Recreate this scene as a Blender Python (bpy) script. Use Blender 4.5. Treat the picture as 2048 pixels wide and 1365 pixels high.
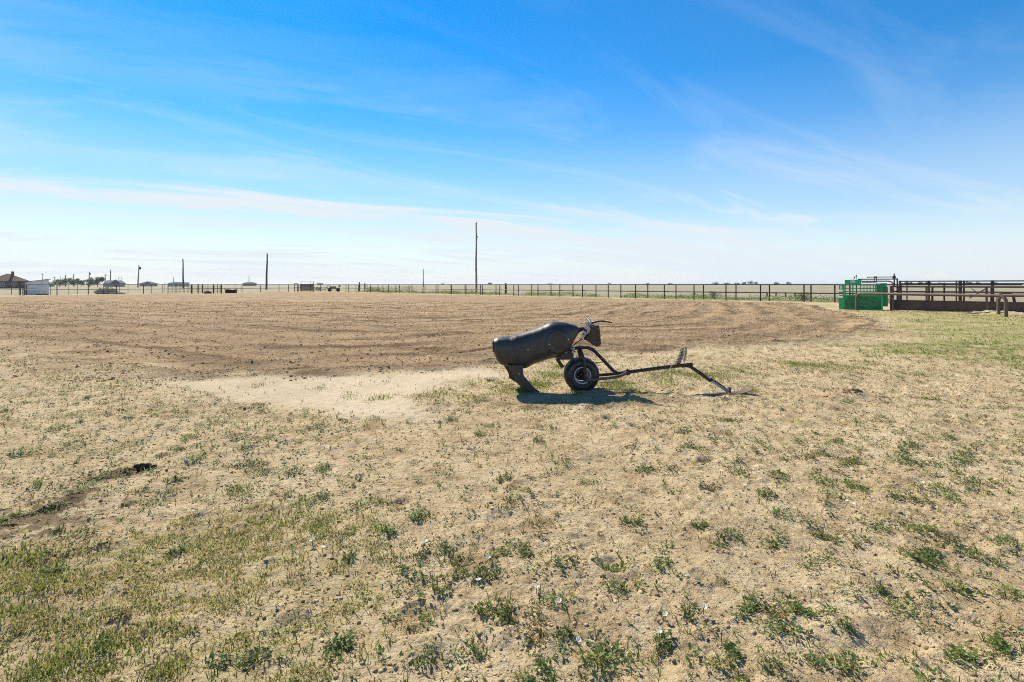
import bpy, math, random
import numpy as np
from mathutils import Vector

for o in list(bpy.data.objects):
    bpy.data.objects.remove(o)
scene = bpy.context.scene
COL = scene.collection
rng = np.random.default_rng(7)
random.seed(7)

# ------------------------------------------------------------------ camera
H = 1.55                       # eye height, metres
F = 1024.0                     # focal length in photograph pixels (18 mm on 36 mm)
U0, V0 = 1024.0, 569.0         # principal column, horizon row of the photograph
cam = bpy.data.cameras.new('camera')
cam.sensor_width = 36.0
cam.lens = 18.0
cam.shift_y = -(682.5 - V0) / 2048.0
cam.clip_start = 0.05
cam.clip_end = 30000.0
cam_ob = bpy.data.objects.new('camera', cam)
COL.objects.link(cam_ob)
cam_ob.location = (0, 0, H)
cam_ob.rotation_euler = (math.pi / 2, 0, 0)
scene.camera = cam_ob

# ------------------------------------------------------------------ sky, sun, exposure
SUN_EL, SUN_AZ = 42.0, -34.0   # degrees; azimuth from +Y, negative towards -X
world = bpy.data.worlds.new('World')
scene.world = world
world.use_nodes = True
wn, wl = world.node_tree.nodes, world.node_tree.links
bg = wn['Background']


def wnode(t, **kw):
    n = wn.new(t)
    for k, v in kw.items():
        setattr(n, k, v)
    return n


def wmath(op, a, b=None, clamp=False):
    n = wn.new('ShaderNodeMath')
    n.operation = op
    n.use_clamp = clamp
    for i, x in enumerate((a, b)):
        if x is None:
            continue
        if isinstance(x, (int, float)):
            n.inputs[i].default_value = x
        else:
            wl.new(x, n.inputs[i])
    return n.outputs[0]


sky = wnode('ShaderNodeTexSky', sky_type='NISHITA', sun_disc=False)
sky.sun_elevation = math.radians(SUN_EL)
sky.sun_rotation = math.radians(SUN_AZ)
sky.air_density, sky.dust_density, sky.ozone_density = 1.0, 0.14, 2.4
hsv = wnode('ShaderNodeHueSaturation')
hsv.inputs['Hue'].default_value = 0.5
hsv.inputs['Saturation'].default_value = 2.0
hsv.inputs['Value'].default_value = 1.0
wl.new(sky.outputs[0], hsv.inputs['Color'])
tc = wnode('ShaderNodeTexCoord')
sep = wnode('ShaderNodeSeparateXYZ')
wl.new(tc.outputs['Generated'], sep.inputs[0])
dz = wmath('MAXIMUM', sep.outputs[2], 0.0)
# pale veil of aerosol and thin cirrus, thickest along the horizon
veil = wnode('ShaderNodeValToRGB')
cr = veil.color_ramp
cr.elements[0].position = 0.0
cr.elements[0].color = (0.96,) * 3 + (1,)
cr.elements[1].position = 0.50
cr.elements[1].color = (0.05,) * 3 + (1,)
for p, c in ((0.05, .88), (0.115, .66), (0.20, .40), (0.28, .16), (0.37, .06)):
    e = cr.elements.new(p)
    e.color = (c,) * 3 + (1,)
wl.new(dz, veil.inputs[0])
den = wmath('ADD', dz, 0.10)
px = wmath('DIVIDE', sep.outputs[0], den)
py = wmath('DIVIDE', sep.outputs[1], den)
comb = wnode('ShaderNodeCombineXYZ')
wl.new(px, comb.inputs[0])
wl.new(py, comb.inputs[1])
mp = wnode('ShaderNodeMapping')
mp.inputs['Scale'].default_value = (0.55, 1.5, 1.0)
mp.inputs['Location'].default_value = (1.7, 0.4, 0.0)
rot = wnode('ShaderNodeMapping')          # streaks of cirrus run this way across the sky
rot.inputs['Rotation'].default_value = (0, 0, math.radians(-32))
wl.new(comb.outputs[0], rot.inputs[0])
wl.new(rot.outputs[0], mp.inputs[0])
n1 = wnode('ShaderNodeTexNoise')
n1.inputs['Scale'].default_value = 0.9
n1.inputs['Detail'].default_value = 7.0
n1.inputs['Roughness'].default_value = 0.60
n1.inputs['Distortion'].default_value = 1.1
wl.new(mp.outputs[0], n1.inputs['Vector'])
mr = wnode('ShaderNodeMapRange')
mr.inputs['From Min'].default_value = 0.50
mr.inputs['From Max'].default_value = 0.74
mr.inputs['To Max'].default_value = 0.62
wl.new(n1.outputs[0], mr.inputs['Value'])
n2 = wnode('ShaderNodeTexNoise')
n2.inputs['Scale'].default_value = 0.35
n2.inputs['Detail'].default_value = 3.0
wl.new(comb.outputs[0], n2.inputs['Vector'])
patch = wmath('MULTIPLY', mr.outputs[0], wmath('MULTIPLY', n2.outputs[0], 1.6))
seprot = wnode('ShaderNodeSeparateXYZ')
wl.new(rot.outputs[0], seprot.inputs[0])
nb = wnode('ShaderNodeTexNoise')
nb.inputs['Scale'].default_value = .75
nb.inputs['Detail'].default_value = 6.0
nb.inputs['Roughness'].default_value = .6
wl.new(comb.outputs[0], nb.inputs['Vector'])
brk_w = wmath('ADD', wmath('MULTIPLY', wmath('SUBTRACT', nb.outputs[0], .40, True), 2.6), .30, True)
streak = None
for q0, wdt, amt in ((4.05, .24, .85), (3.2, .20, .25), (4.75, .26, .30), (2.35, .10, .25)):
    q = wmath('ADD', wmath('SUBTRACT', seprot.outputs[1], q0), wmath('MULTIPLY', wmath('SUBTRACT', n1.outputs[0], .5), 1.5))
    ee = wmath('POWER', 2.718, wmath('MULTIPLY', wmath('POWER', wmath('ABSOLUTE', wmath('DIVIDE', q, wdt)), 2.0), -1.0))
    ee = wmath('MULTIPLY', ee, wmath('MULTIPLY', brk_w, amt * 1.15))
    streak = ee if streak is None else wmath('ADD', streak, ee)
patch = wmath('ADD', wmath('MULTIPLY', patch, .75), streak)
low = wmath('MULTIPLY', patch, wmath('SUBTRACT', 1.0, wmath('MULTIPLY', dz, 1.7), True))
soft = wmath('MULTIPLY', wmath('SUBTRACT', n2.outputs[0], 0.50), 0.25)
vsum = wmath('ADD', wmath('ADD', veil.outputs[0], low), soft, True)
mixw = wnode('ShaderNodeMix', data_type='RGBA')
wl.new(vsum, mixw.inputs[0])
wl.new(hsv.outputs[0], mixw.inputs[6])
mixw.inputs[7].default_value = (4.9, 5.4, 5.8, 1)
wl.new(mixw.outputs[2], bg.inputs[0])
bg.inputs[1].default_value = 0.105

sun = bpy.data.lights.new('sun', 'SUN')
sun.energy = 5.0
sun.angle = math.radians(0.8)
sun.color = (1.0, 0.88, 0.66)
sun_ob = bpy.data.objects.new('sun', sun)
COL.objects.link(sun_ob)
_e, _a = math.radians(SUN_EL), math.radians(SUN_AZ)
SUN_DIR = Vector((math.sin(_a) * math.cos(_e), math.cos(_a) * math.cos(_e), math.sin(_e)))
sun_ob.rotation_euler = SUN_DIR.to_track_quat('Z', 'Y').to_euler()
sun_ob.location = (-30, 50, 60)

scene.view_settings.view_transform = 'Standard'
scene.view_settings.look = 'None'
scene.view_settings.exposure = 0.64
scene.view_settings.gamma = 1.0
scene.view_settings.use_curve_mapping = False
scene.cycles.use_denoising = False
scene.cycles.sample_clamp_direct = 4.0
scene.cycles.sample_clamp_indirect = 2.0
scene.cycles.filter_width = 1.0
scene.cycles.max_bounces = 6
scene.cycles.transparent_max_bounces = 6


# ------------------------------------------------------------------ noise and coordinates
def _hash(ix, iy, seed):
    h = (ix * 374761393 + iy * 668265263 + seed * 1274126177) & 0x7fffffff
    h = ((h ^ (h >> 13)) * 1274126177) & 0x7fffffff
    return (h ^ (h >> 16)) & 0xffff


def perlin(x, y, seed=0):
    x = np.asarray(x, float)
    y = np.asarray(y, float)
    ix, iy = np.floor(x).astype(np.int64), np.floor(y).astype(np.int64)
    fx, fy = x - ix, y - iy
    sx, sy = fx * fx * fx * (fx * (fx * 6 - 15) + 10), fy * fy * fy * (fy * (fy * 6 - 15) + 10)

    def g(a, b):
        an = _hash(ix + a, iy + b, seed) * (2 * np.pi / 65536.0)
        return np.cos(an) * (fx - a) + np.sin(an) * (fy - b)
    n0 = g(0, 0) * (1 - sx) + g(1, 0) * sx
    n1_ = g(0, 1) * (1 - sx) + g(1, 1) * sx
    return (n0 * (1 - sy) + n1_ * sy) * 1.5


def fbm(x, y, seed=0, octv=4, gain=0.5):
    s, a = 0.0, 1.0
    for i in range(octv):
        s = s + a * perlin(x * 2 ** i, y * 2 ** i, seed + 17 * i)
        a *= gain
    return s


def sstep(a, b, x):
    t = np.clip((x - a) / (b - a), 0, 1)
    return t * t * (3 - 2 * t)


def G(u, v):
    """photograph pixel -> point on the level ground"""
    d = F * H / (v - V0)
    return np.array([(u - U0) * d / F, d])


def at(u, v, d):
    return Vector(((u - U0) * d / F, d, H - (v - V0) * d / F))


def poly_dist(x, y, pts):
    """signed distance to a closed polygon, positive inside"""
    pts = np.array(pts, float)
    best = np.full(x.shape, 1e18)
    inside = np.zeros(x.shape, bool)
    for i in range(len(pts)):
        ax, ay = pts[i]
        bx, by = pts[(i + 1) % len(pts)]
        ex, ey = bx - ax, by - ay
        t = np.clip(((x - ax) * ex + (y - ay) * ey) / (ex * ex + ey * ey), 0, 1)
        best = np.minimum(best, (x - ax - t * ex) ** 2 + (y - ay - t * ey) ** 2)
        c = ((ay > y) != (by > y)) & (x < (bx - ax) * (y - ay) / (by - ay + 1e-12) + ax)
        inside ^= c
    d = np.sqrt(best)
    return np.where(inside, d, -d)


FENCE_A = np.array([25.5, 44.7])            # a post of the arena fence
FENCE_C = np.array([-42.5, 112.0])          # the far corner of the arena
FENCE_L = np.array([-67.5, 70.8])           # the post beside the white shed
ARENA = [(-60, 36), (-30, 21), (-16, 13.6), (-11.5, 11.2), (-8.0, 9.4), (-6, 8.5), (-4.6, 8.5), (-3.3, 8.75), (-1.6, 9.2),
         (-.3, 9.7), (2.6, 11.6), (6.1, 13.0), (9.4, 14.4), (11.8, 16.2), (13.5, 18.6), (15.6, 22), (17.7, 26.5),
         (19.6, 31.5), (21.5, 36), (23.6, 41.5), (23.6, 44.2), (-42.8, 109.6), (-65.6, 70.5)]
FIELD = [(60, 8), (27.5, 43.9), (-41.5, 113.5), (-69.5, 70.0), (-120, 20), (-9000, 60), (-9000, 20000), (20000, 20000), (20000, 8)]
PALE = [G(300, 760), G(420, 755), G(640, 753), G(860, 743), G(985, 738), G(1010, 750), G(900, 764), G(845, 795),
        G(830, 838), G(720, 834), G(620, 818), G(500, 805), G(390, 788)]
GREEN_R = [(11.5, 17.0), (15, 21), (19.5, 30.4), (23, 29.6), (32, 21), (32, 11), (14, 8.6), (9.8, 8.8), (8.4, 11.5), (9.8, 14.2)]
TURF = [G(300, 1055), G(420, 1018), G(560, 1022), G(720, 1045), G(770, 1110), G(740, 1200), G(700, 1365), G(640, 1480), G(-300, 1480),
        G(-300, 1250), G(-40, 1120), G(130, 1085)]


def zones(x, y):
    wob = 0.35 * fbm(x / 1.3, y / 1.3, 3, 4) * np.clip(y / 9, .4, 3)
    da = poly_dist(x, y, ARENA)
    lim = np.clip((-x - 4.5) / 3.5, 0, 1) * np.clip((24 - y) / 10, 0, 1)      # ragged west edge
    lim = lim + .35 * np.clip((x - 4) / 5, 0, 1) * np.clip((26 - y) / 8, 0, 1)
    till = sstep(-0.45 - 1.6 * lim, 0.75 + 2.8 * lim, da + wob * (1.3 + 2.0 * lim))
    pale = sstep(-0.25, 0.35, poly_dist(x, y, PALE) + 0.9 * wob) * (1 - till)
    green = sstep(-1.8, 3.6, poly_dist(x, y, GREEN_R) + 3.4 * fbm(x / 2.6, y / 1.7, 5, 4)) * (1 - till)
    turf = sstep(-0.18, 0.22, poly_dist(x, y, TURF) + 0.8 * wob)
    df = poly_dist(x, y, FIELD)
    field = sstep(-0.6, 1.0, df + 0.4 * wob)
    return da, till, pale, green, turf, field, df


HOLLOWS = [(G(1880, 1215), .26, .05), (G(1500, 1095), .16, .03), (G(1345, 1100), .18, .03), (G(930, 1290), .12, .025),
           (G(1300, 1010), .2, .025), (G(870, 1335), .1, .03), (G(1720, 1300), .12, .03), (G(1560, 1140), .13, .03),
           (G(1180, 1330), .14, .025), (G(1750, 1130), .15, .028), (G(1120, 1000), .2, .025), (G(330, 1210), .14, .03)]
HUMPS = [(G(1700, 792), .22, .085), (G(1660, 795), .16, .04), (G(2012, 628), .7, .18), (G(1985, 629), .6, .10), (G(2040, 630), .5, .08),
         (G(1690, 1265), .1, .03), (G(1000, 1010), .15, .02), (G(860, 812), .5, .06), (G(1230, 800), .6, .03)]


def height(x, y, till=None):
    x = np.asarray(x, float)
    y = np.asarray(y, float)
    if till is None:
        till = sstep(-0.3, 0.5, poly_dist(x, y, ARENA))
    r = np.clip(1.0 - (y - 30) / 60, 0.25, 1)
    z = 0.030 * perlin(x / 2.3, y / 2.3, 11) * r + 0.016 * perlin(x / 0.75, y / 0.75, 12) * r
    near = np.clip(1.5 - y / 30, 0, 1)
    rough = 0.017 * perlin(x / .24, y / .19, 13) + 0.013 * np.abs(perlin(x / .095, y / .075, 14)) + 0.007 * np.abs(perlin(x / .038, y / .034, 15))
    amt = (0.35 + 0.95 * sstep(-.45, .5, fbm(x / 1.1, y / 1.1, 16, 2))) * (1 - .75 * sstep(-.12, .22, poly_dist(x, y, PALE)) * (1 - till))
    z = z + rough * near * amt * (1 + 0.9 * till)
    z = z + till * near * (0.020 * perlin(x / .5, y / .32, 21) + 0.020 * np.abs(perlin(x / .13, y / .13, 22)) + 0.012 * perlin(x / .06, y / .06, 23))
    # drag-harrow ridges that follow the edge of the worked ground
    dr = poly_dist(x, y, ARENA) + .55 * perlin(x / 4.5, y / 4.5, 24)
    z = z + till * np.clip(1.6 - y / 40, 0, 1) * (.042 * np.sin(dr * 4.3) * (.35 + .9 * sstep(-.4, .4, fbm(x / 5, y / 2.5, 25, 3))))
    # hoof prints: one shallow hollow with a pushed-up rim per cell
    cs = .42
    gx, gy = np.floor(x / cs).astype(np.int64), np.floor(y / cs).astype(np.int64)
    hoof = np.zeros_like(x)
    for ox in (-1, 0, 1):
        for oy in (-1, 0, 1):
            hx_ = _hash(gx + ox, gy + oy, 201) / 65536.0
            hy_ = _hash(gx + ox, gy + oy, 202) / 65536.0
            hs_ = _hash(gx + ox, gy + oy, 203) / 65536.0
            rr_ = .045 + .05 * hs_
            q = np.sqrt((x - (gx + ox + hx_) * cs) ** 2 + (y - (gy + oy + hy_) * cs) ** 2) / rr_
            dp_ = np.where(hs_ * 7 % 1 < .66, .010 + .015 * (hs_ * 13 % 1), 0)
            hoof += dp_ * (-np.exp(-q ** 3) + .55 * np.exp(-((q - 1.45) / .32) ** 2))
    z = z + hoof * near * (.35 + .65 * amt) * (1 - .6 * till)
    for (c, s, a) in HOLLOWS:
        q = ((x - c[0]) ** 2 + (y - c[1]) ** 2) / (s * s)
        z = z - .5 * a * np.exp(-q) + 0.25 * a * np.exp(-(np.sqrt(q) - 1.35) ** 2 * 6)
    for (c, s, a) in HUMPS:
        q = ((x - c[0]) ** 2 + (y - c[1]) ** 2) / (s * s)
        z = z + a * np.exp(-q) * (1 + .35 * perlin(x / s * 3, y / s * 3, 31))
    return z


# ------------------------------------------------------------------ mesh helpers
def new_mesh(name, V, Fa, smooth=False, attrs=None, colors=None):
    """V (n,3), Fa (m,k) all faces of k corners"""
    V = np.asarray(V, np.float32)
    Fa = np.asarray(Fa, np.int32)
    me = bpy.data.meshes.new(name)
    k = Fa.shape[1]
    me.vertices.add(len(V))
    me.vertices.foreach_set('co', V.ravel())
    me.loops.add(Fa.size)
    me.loops.foreach_set('vertex_index', Fa.ravel())
    me.polygons.add(len(Fa))
    me.polygons.foreach_set('loop_start', np.arange(0, Fa.size, k, dtype=np.int32))
    if smooth:
        me.polygons.foreach_set('use_smooth', np.ones(len(Fa), bool))
    me.update(calc_edges=True)
    for n, a in (attrs or {}).items():
        at_ = me.attributes.new(n, 'FLOAT', 'POINT')
        at_.data.foreach_set('value', np.asarray(a, np.float32))
    if colors is not None:
        at_ = me.attributes.new('tint', 'FLOAT_COLOR', 'POINT')
        c = np.ones((len(V), 4), np.float32)
        c[:, :3] = colors
        at_.data.foreach_set('color', c.ravel())
    return me


class MB:
    """collects shapes; build() links them as one mesh object"""

    def __init__(self):
        self.v, self.f, self.s = [], [], []

    def add(self, vs, fs, smooth=False):
        b = len(self.v)
        self.v += [tuple(p) for p in vs]
        self.f += [tuple(i + b for i in q) for q in fs]
        self.s += [smooth] * len(fs)
        return self

    def box(self, c, size, rot=None, taper=1.0):
        """box by centre and size; rot = (axis frame of three vectors)"""
        hx, hy, hz = size[0] / 2, size[1] / 2, size[2] / 2
        pts = []
        for sz in (-1, 1):
            k = 1.0 if sz < 0 else taper
            for sx, sy in ((-1, -1), (1, -1), (1, 1), (-1, 1)):
                p = Vector((sx * hx * k, sy * hy * k, sz * hz))
                if rot is not None:
                    p = rot[0] * p.x + rot[1] * p.y + rot[2] * p.z
                pts.append(Vector(c) + p)
        return self.add(pts, [(3, 2, 1, 0), (4, 5, 6, 7), (0, 1, 5, 4), (1, 2, 6, 5), (2, 3, 7, 6), (3, 0, 4, 7)])

    def beam(self, a, b, w, h):
        a, b = Vector(a), Vector(b)
        d = (b - a)
        z = d.normalized()
        up = Vector((0, 0, 1)) if abs(z.z) < .95 else Vector((0, 1, 0))
        x = up.cross(z).normalized()
        y = z.cross(x)
        return self.box((a + b) / 2, (w, h, d.length), (x, y, z))

    def tube(self, pts, r, seg=10, cap=True):
        pts = [Vector(p) for p in pts]
        rs = r if isinstance(r, (list, tuple)) else [r] * len(pts)
        n = len(pts)
        ring = []
        prev = None
        for i, p in enumerate(pts):
            t = (pts[min(i + 1, n - 1)] - pts[max(i - 1, 0)]).normalized()
            if prev is None:
                up = Vector((0, 0, 1)) if abs(t.z) < .9 else Vector((0, 1, 0))
                x = up.cross(t).normalized()
            else:
                x = (prev - t * prev.dot(t)).normalized()
            prev = x
            y = t.cross(x)
            ring.append([p + (x * math.cos(2 * math.pi * k / seg) + y * math.sin(2 * math.pi * k / seg)) * rs[i] for k in range(seg)])
        vs = [p for q in ring for p in q]
        fs = [(i * seg + k, i * seg + (k + 1) % seg, (i + 1) * seg + (k + 1) % seg, (i + 1) * seg + k) for i in range(n - 1) for k in range(seg)]
        self.add(vs, fs, True)
        if cap:
            self.add(ring[0], [tuple(range(seg - 1, -1, -1))])
            self.add(ring[-1], [tuple(range(seg))])
        return self

    def prism(self, poly, y0, y1, bevel=0.0):
        """polygon in local x,z extruded along y"""
        n = len(poly)
        cx = sum(p[0] for p in poly) / n
        cz = sum(p[1] for p in poly) / n

        def ring(y, k):
            out = []
            for (x, z) in poly:
                d = math.hypot(x - cx, z - cz) + 1e-9
                out.append((x - (x - cx) / d * k, y, z - (z - cz) / d * k))
            return out
        if bevel:
            rs = [ring(y0, bevel), ring(y0 + bevel, 0), ring(y1 - bevel, 0), ring(y1, bevel)]
        else:
            rs = [ring(y0, 0), ring(y1, 0)]
        vs = [p for q in rs for p in q]
        fs = [(j * n + i, j * n + (i + 1) % n, (j + 1) * n + (i + 1) % n, (j + 1) * n + i) for j in range(len(rs) - 1) for i in range(n)]
        fs += [tuple(range(n - 1, -1, -1)), tuple((len(rs) - 1) * n + i for i in range(n))]
        return self.add(vs, fs)

    def lathe(self, prof, seg=40, axis='y', c=(0, 0, 0), closed=False):
        """profile of (radius, offset along axis)"""
        vs, n = [], len(prof)
        for k in range(seg):
            a = 2 * math.pi * k / seg
            for (r, o) in prof:
                if axis == 'y':
                    vs.append((c[0] + r * math.cos(a), c[1] + o, c[2] + r * math.sin(a)))
                else:
                    vs.append((c[0] + r * math.cos(a), c[1] + r * math.sin(a), c[2] + o))
        m = n if closed else n - 1
        fs = [(k * n + i, k * n + (i + 1) % n, ((k + 1) % seg) * n + (i + 1) % n, ((k + 1) % seg) * n + i) for k in range(seg) for i in range(m)]
        return self.add(vs, fs, True)

    def build(self, name, mat, parent=None):
        me = bpy.data.meshes.new(name)
        me.from_pydata(self.v, [], self.f)
        me.polygons.foreach_set('use_smooth', self.s)
        me.materials.append(mat)
        me.update()
        return link(name, me, parent)


def link(name, me, parent=None):
    o = bpy.data.objects.new(name, me)
    COL.objects.link(o)
    if parent is not None:
        o.parent = parent
    return o


def tag(o, label=None, cat=None, group=None, kind=None):
    if label:
        o['label'] = label
    if cat:
        o['category'] = cat
    if group:
        o['group'] = group
    if kind:
        o['kind'] = kind
    return o


def thing(name, loc, label, cat, group=None, rz=0.0):
    o = bpy.data.objects.new(name, None)
    COL.objects.link(o)
    o.empty_display_size = 0.2
    o.location = loc
    o.rotation_euler = (0, 0, rz)
    return tag(o, label, cat, group)


def bend(pts, r=0.15, n=5):
    """round the corners of a polyline"""
    P = [Vector(p) for p in pts]
    out = [P[0]]
    for i in range(1, len(P) - 1):
        a, b, c = P[i - 1], P[i], P[i + 1]
        d1, d2 = (a - b), (c - b)
        k = min(r, d1.length * .45, d2.length * .45)
        s, e = b + d1.normalized() * k, b + d2.normalized() * k
        for j in range(n + 1):
            t = j / n
            out.append(s * (1 - t) ** 2 + b * 2 * t * (1 - t) + e * t * t)
    out.append(P[-1])
    return out


# ------------------------------------------------------------------ materials
def mat_base(name):
    m = bpy.data.materials.new(name)
    m.use_nodes = True
    nt = m.node_tree
    return m, nt.nodes, nt.links, nt.nodes['Principled BSDF']


def paint(name, c1, c2=None, rough=0.6, metal=0.0, scale=6.0, bump=0.15, spec=0.4, dirt=None, detail=6.0):
    """weathered surface: two tones of noise, optional dirt tone, fine relief"""
    m, N, L, b = mat_base(name)
    c2 = c2 or tuple(x * .75 for x in c1)
    t = N.new('ShaderNodeTexCoord')
    n = N.new('ShaderNodeTexNoise')
    n.inputs['Scale'].default_value = scale
    n.inputs['Detail'].default_value = detail
    n.inputs['Roughness'].default_value = .62
    L.new(t.outputs['Object'], n.inputs['Vector'])
    r = N.new('ShaderNodeValToRGB')
    r.color_ramp.elements[0].position = .36
    r.color_ramp.elements[0].color = (*c2, 1)
    r.color_ramp.elements[1].position = .64
    r.color_ramp.elements[1].color = (*c1, 1)
    L.new(n.outputs[0], r.inputs[0])
    out = r.outputs[0]
    if dirt:
        n2 = N.new('ShaderNodeTexNoise')
        n2.inputs['Scale'].default_value = scale * 3.7
        n2.inputs['Detail'].default_value = 8
        L.new(t.outputs['Object'], n2.inputs['Vector'])
        mr_ = N.new('ShaderNodeMapRange')
        mr_.inputs['From Min'].default_value = .52
        mr_.inputs['From Max'].default_value = .7
        L.new(n2.outputs[0], mr_.inputs['Value'])
        mx = N.new('ShaderNodeMix')
        mx.data_type = 'RGBA'
        L.new(mr_.outputs[0], mx.inputs[0])
        L.new(out, mx.inputs[6])
        mx.inputs[7].default_value = (*dirt, 1)
        out = mx.outputs[2]
    L.new(out, b.inputs['Base Color'])
    b.inputs['Roughness'].default_value = rough
    b.inputs['Metallic'].default_value = metal
    b.inputs['Specular IOR Level'].default_value = spec
    if bump:
        n3 = N.new('ShaderNodeTexNoise')
        n3.inputs['Scale'].default_value = scale * 9
        n3.inputs['Detail'].default_value = 4
        L.new(t.outputs['Object'], n3.inputs['Vector'])
        bp = N.new('ShaderNodeBump')
        bp.inputs['Strength'].default_value = bump
        bp.inputs['Distance'].default_value = .01
        L.new(n3.outputs[0], bp.inputs['Height'])
        L.new(bp.outputs[0], b.inputs['Normal'])
    return m


def leaf_mat(name, trans=0.45, gain=1.0):
    m, N, L, b = mat_base(name)
    a = N.new('ShaderNodeAttribute')
    a.attribute_name = 'tint'
    b.inputs['Roughness'].default_value = .6
    b.inputs['Specular IOR Level'].default_value = .25
    L.new(a.outputs['Color'], b.inputs['Base Color'])
    tr = N.new('ShaderNodeBsdfTranslucent')
    hs = N.new('ShaderNodeHueSaturation')
    hs.inputs['Value'].default_value = 1.5 * gain
    hs.inputs['Hue'].default_value = .485
    L.new(a.outputs['Color'], hs.inputs['Color'])
    L.new(hs.outputs[0], tr.inputs['Color'])
    mx = N.new('ShaderNodeMixShader')
    mx.inputs[0].default_value = trans
    L.new(b.outputs[0], mx.inputs[1])
    L.new(tr.outputs[0], mx.inputs[2])
    L.new(mx.outputs[0], N['Material Output'].inputs['Surface'])
    return m


def tint_mat(name, rough=.95):
    m, N, L, b = mat_base(name)
    a = N.new('ShaderNodeAttribute')
    a.attribute_name = 'tint'
    b.inputs['Roughness'].default_value = rough
    b.inputs['Specular IOR Level'].default_value = .1
    L.new(a.outputs['Color'], b.inputs['Base Color'])
    return m


def ground_mat():
    m, N, L, b = mat_base('soil')
    b.inputs['Roughness'].default_value = .95
    b.inputs['Specular IOR Level'].default_value = .08
    t = N.new('ShaderNodeTexCoord')

    def noise(scale, detail=5.0, rough=.6, vec=None, sc=None):
        n = N.new('ShaderNodeTexNoise')
        n.inputs['Scale'].default_value = scale
        n.inputs['Detail'].default_value = detail
        n.inputs['Roughness'].default_value = rough
        if sc:
            mp_ = N.new('ShaderNodeMapping')
            mp_.inputs['Scale'].default_value = sc
            L.new(t.outputs['Object'], mp_.inputs[0])
            L.new(mp_.outputs[0], n.inputs['Vector'])
        else:
            L.new(t.outputs['Object'], n.inputs['Vector'])
        return n.outputs[0]

    def attr(nm):
        a = N.new('ShaderNodeAttribute')
        a.attribute_name = nm
        return a.outputs['Fac']

    def math_(op, a, c, clamp=False):
        n = N.new('ShaderNodeMath')
        n.operation = op
        n.use_clamp = clamp
        for i, x in enumerate((a, c)):
            if isinstance(x, (int, float)):
                n.inputs[i].default_value = x
            else:
                L.new(x, n.inputs[i])
        return n.outputs[0]

    def rng_(x, a, c, lo=0.0, hi=1.0):
        n = N.new('ShaderNodeMapRange')
        for k, val in (('From Min', a), ('From Max', c), ('To Min', lo), ('To Max', hi)):
            n.inputs[k].default_value = val
        L.new(x, n.inputs['Value'])
        return n.outputs[0]

    def mix(f, a, c):
        n = N.new('ShaderNodeMix')
        n.data_type = 'RGBA'
        for i, x in ((0, f), (6, a), (7, c)):
            if isinstance(x, (int, float)):
                n.inputs[i].default_value = x
            elif isinstance(x, tuple):
                n.inputs[i].default_value = (*x, 1)
            else:
                L.new(x, n.inputs[i])
        return n.outputs[2]
    big = noise(.9, 5)
    mid = noise(5.5, 6)
    fine = noise(42, 5, .7)
    grit = noise(160, 3, .7)
    sand = mix(rng_(big, .35, .65), (.495, .375, .215), (.615, .495, .31))
    sand = mix(rng_(mid, .38, .62, 0, .55), sand, (.67, .555, .365))
    sand = mix(rng_(noise(2.4, 5, .65), .52, .68, 0, .72), sand, (.31, .21, .11))
    sand = mix(rng_(noise(8.5, 6, .7), .50, .64, 0, .55), sand, (.27, .185, .095))
    sand = mix(rng_(fine, .52, .66, 0, .62), sand, (.24, .165, .085))
    pale = mix(rng_(mid, .3, .7), (.60, .495, .345), (.68, .57, .415))
    col = mix(attr('pale'), sand, pale)
    tm = mix(rng_(noise(.55, 5, .6, sc=(.6, 1.6, 1)), .35, .65), (.39, .27, .155), (.53, .385, .235))
    tm = mix(rng_(mid, .38, .66, 0, .6), tm, (.50, .37, .22))
    tm = mix(rng_(noise(11, 5, .7), .48, .62, 0, .45), tm, (.22, .145, .075))
    tm = mix(rng_(fine, .5, .64, 0, .6), tm, (.19, .125, .066))
    # drag-harrow passes: bands that follow the edge of the worked ground
    fd = attr('furrow')
    wob = math_('ADD', fd, rng_(noise(.22, 3), 0, 1, -1.3, 1.3))
    s1 = math_('SINE', math_('MULTIPLY', wob, 3.4), 0)
    s2 = math_('SINE', math_('MULTIPLY', wob, 13.0), 0)
    brk = rng_(noise(.30, 5, .65, sc=(.5, 1.0, 1)), .40, .58)
    band = math_('MULTIPLY', rng_(s1, .55, .98), brk, True)
    tm = mix(math_('MULTIPLY', band, 1.0), tm, (.15, .095, .05))
    tm = mix(math_('MULTIPLY', math_('MULTIPLY', rng_(s2, .6, .95), rng_(noise(.45, 4, .6), .5, .62)), .6), tm, (.19, .125, .066))
    tm = mix(math_('MULTIPLY', rng_(s1, -.5, -.98), .40), tm, (.47, .335, .205))
    stk = noise(1.0, 6, .62, sc=(.22, 2.6, 1))
    tm = mix(rng_(stk, .53, .63, 0, .8), tm, (.19, .122, .066))
    tm = mix(rng_(noise(.13, 5, .6, sc=(.6, 1.3, 1)), .50, .66, 0, .35), tm, (.54, .41, .255))
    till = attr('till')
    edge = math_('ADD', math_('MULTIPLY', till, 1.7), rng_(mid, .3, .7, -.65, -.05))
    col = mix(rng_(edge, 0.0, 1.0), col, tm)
    grs = mix(rng_(noise(7, 5, .7), .36, .64), (.33, .31, .115), (.155, .215, .042))
    gn = math_('MULTIPLY', attr('green'), rng_(noise(1.6, 6, .68), .38, .60, .18, .95))
    col = mix(gn, col, grs)
    fld = mix(rng_(noise(.05, 6, .65, sc=(.35, 1.4, 1)), .36, .64), (.285, .262, .20), (.345, .31, .245))
    fld = mix(rng_(noise(.9, 6, .7), .42, .66, 0, .6), fld, (.235, .25, .12))
    fg = mix(rng_(noise(1.3, 5, .7), .42, .64), (.085, .145, .032), (.26, .25, .11))
    fld = mix(attr('verge'), fld, fg)
    col = mix(attr('field'), col, fld)
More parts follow.
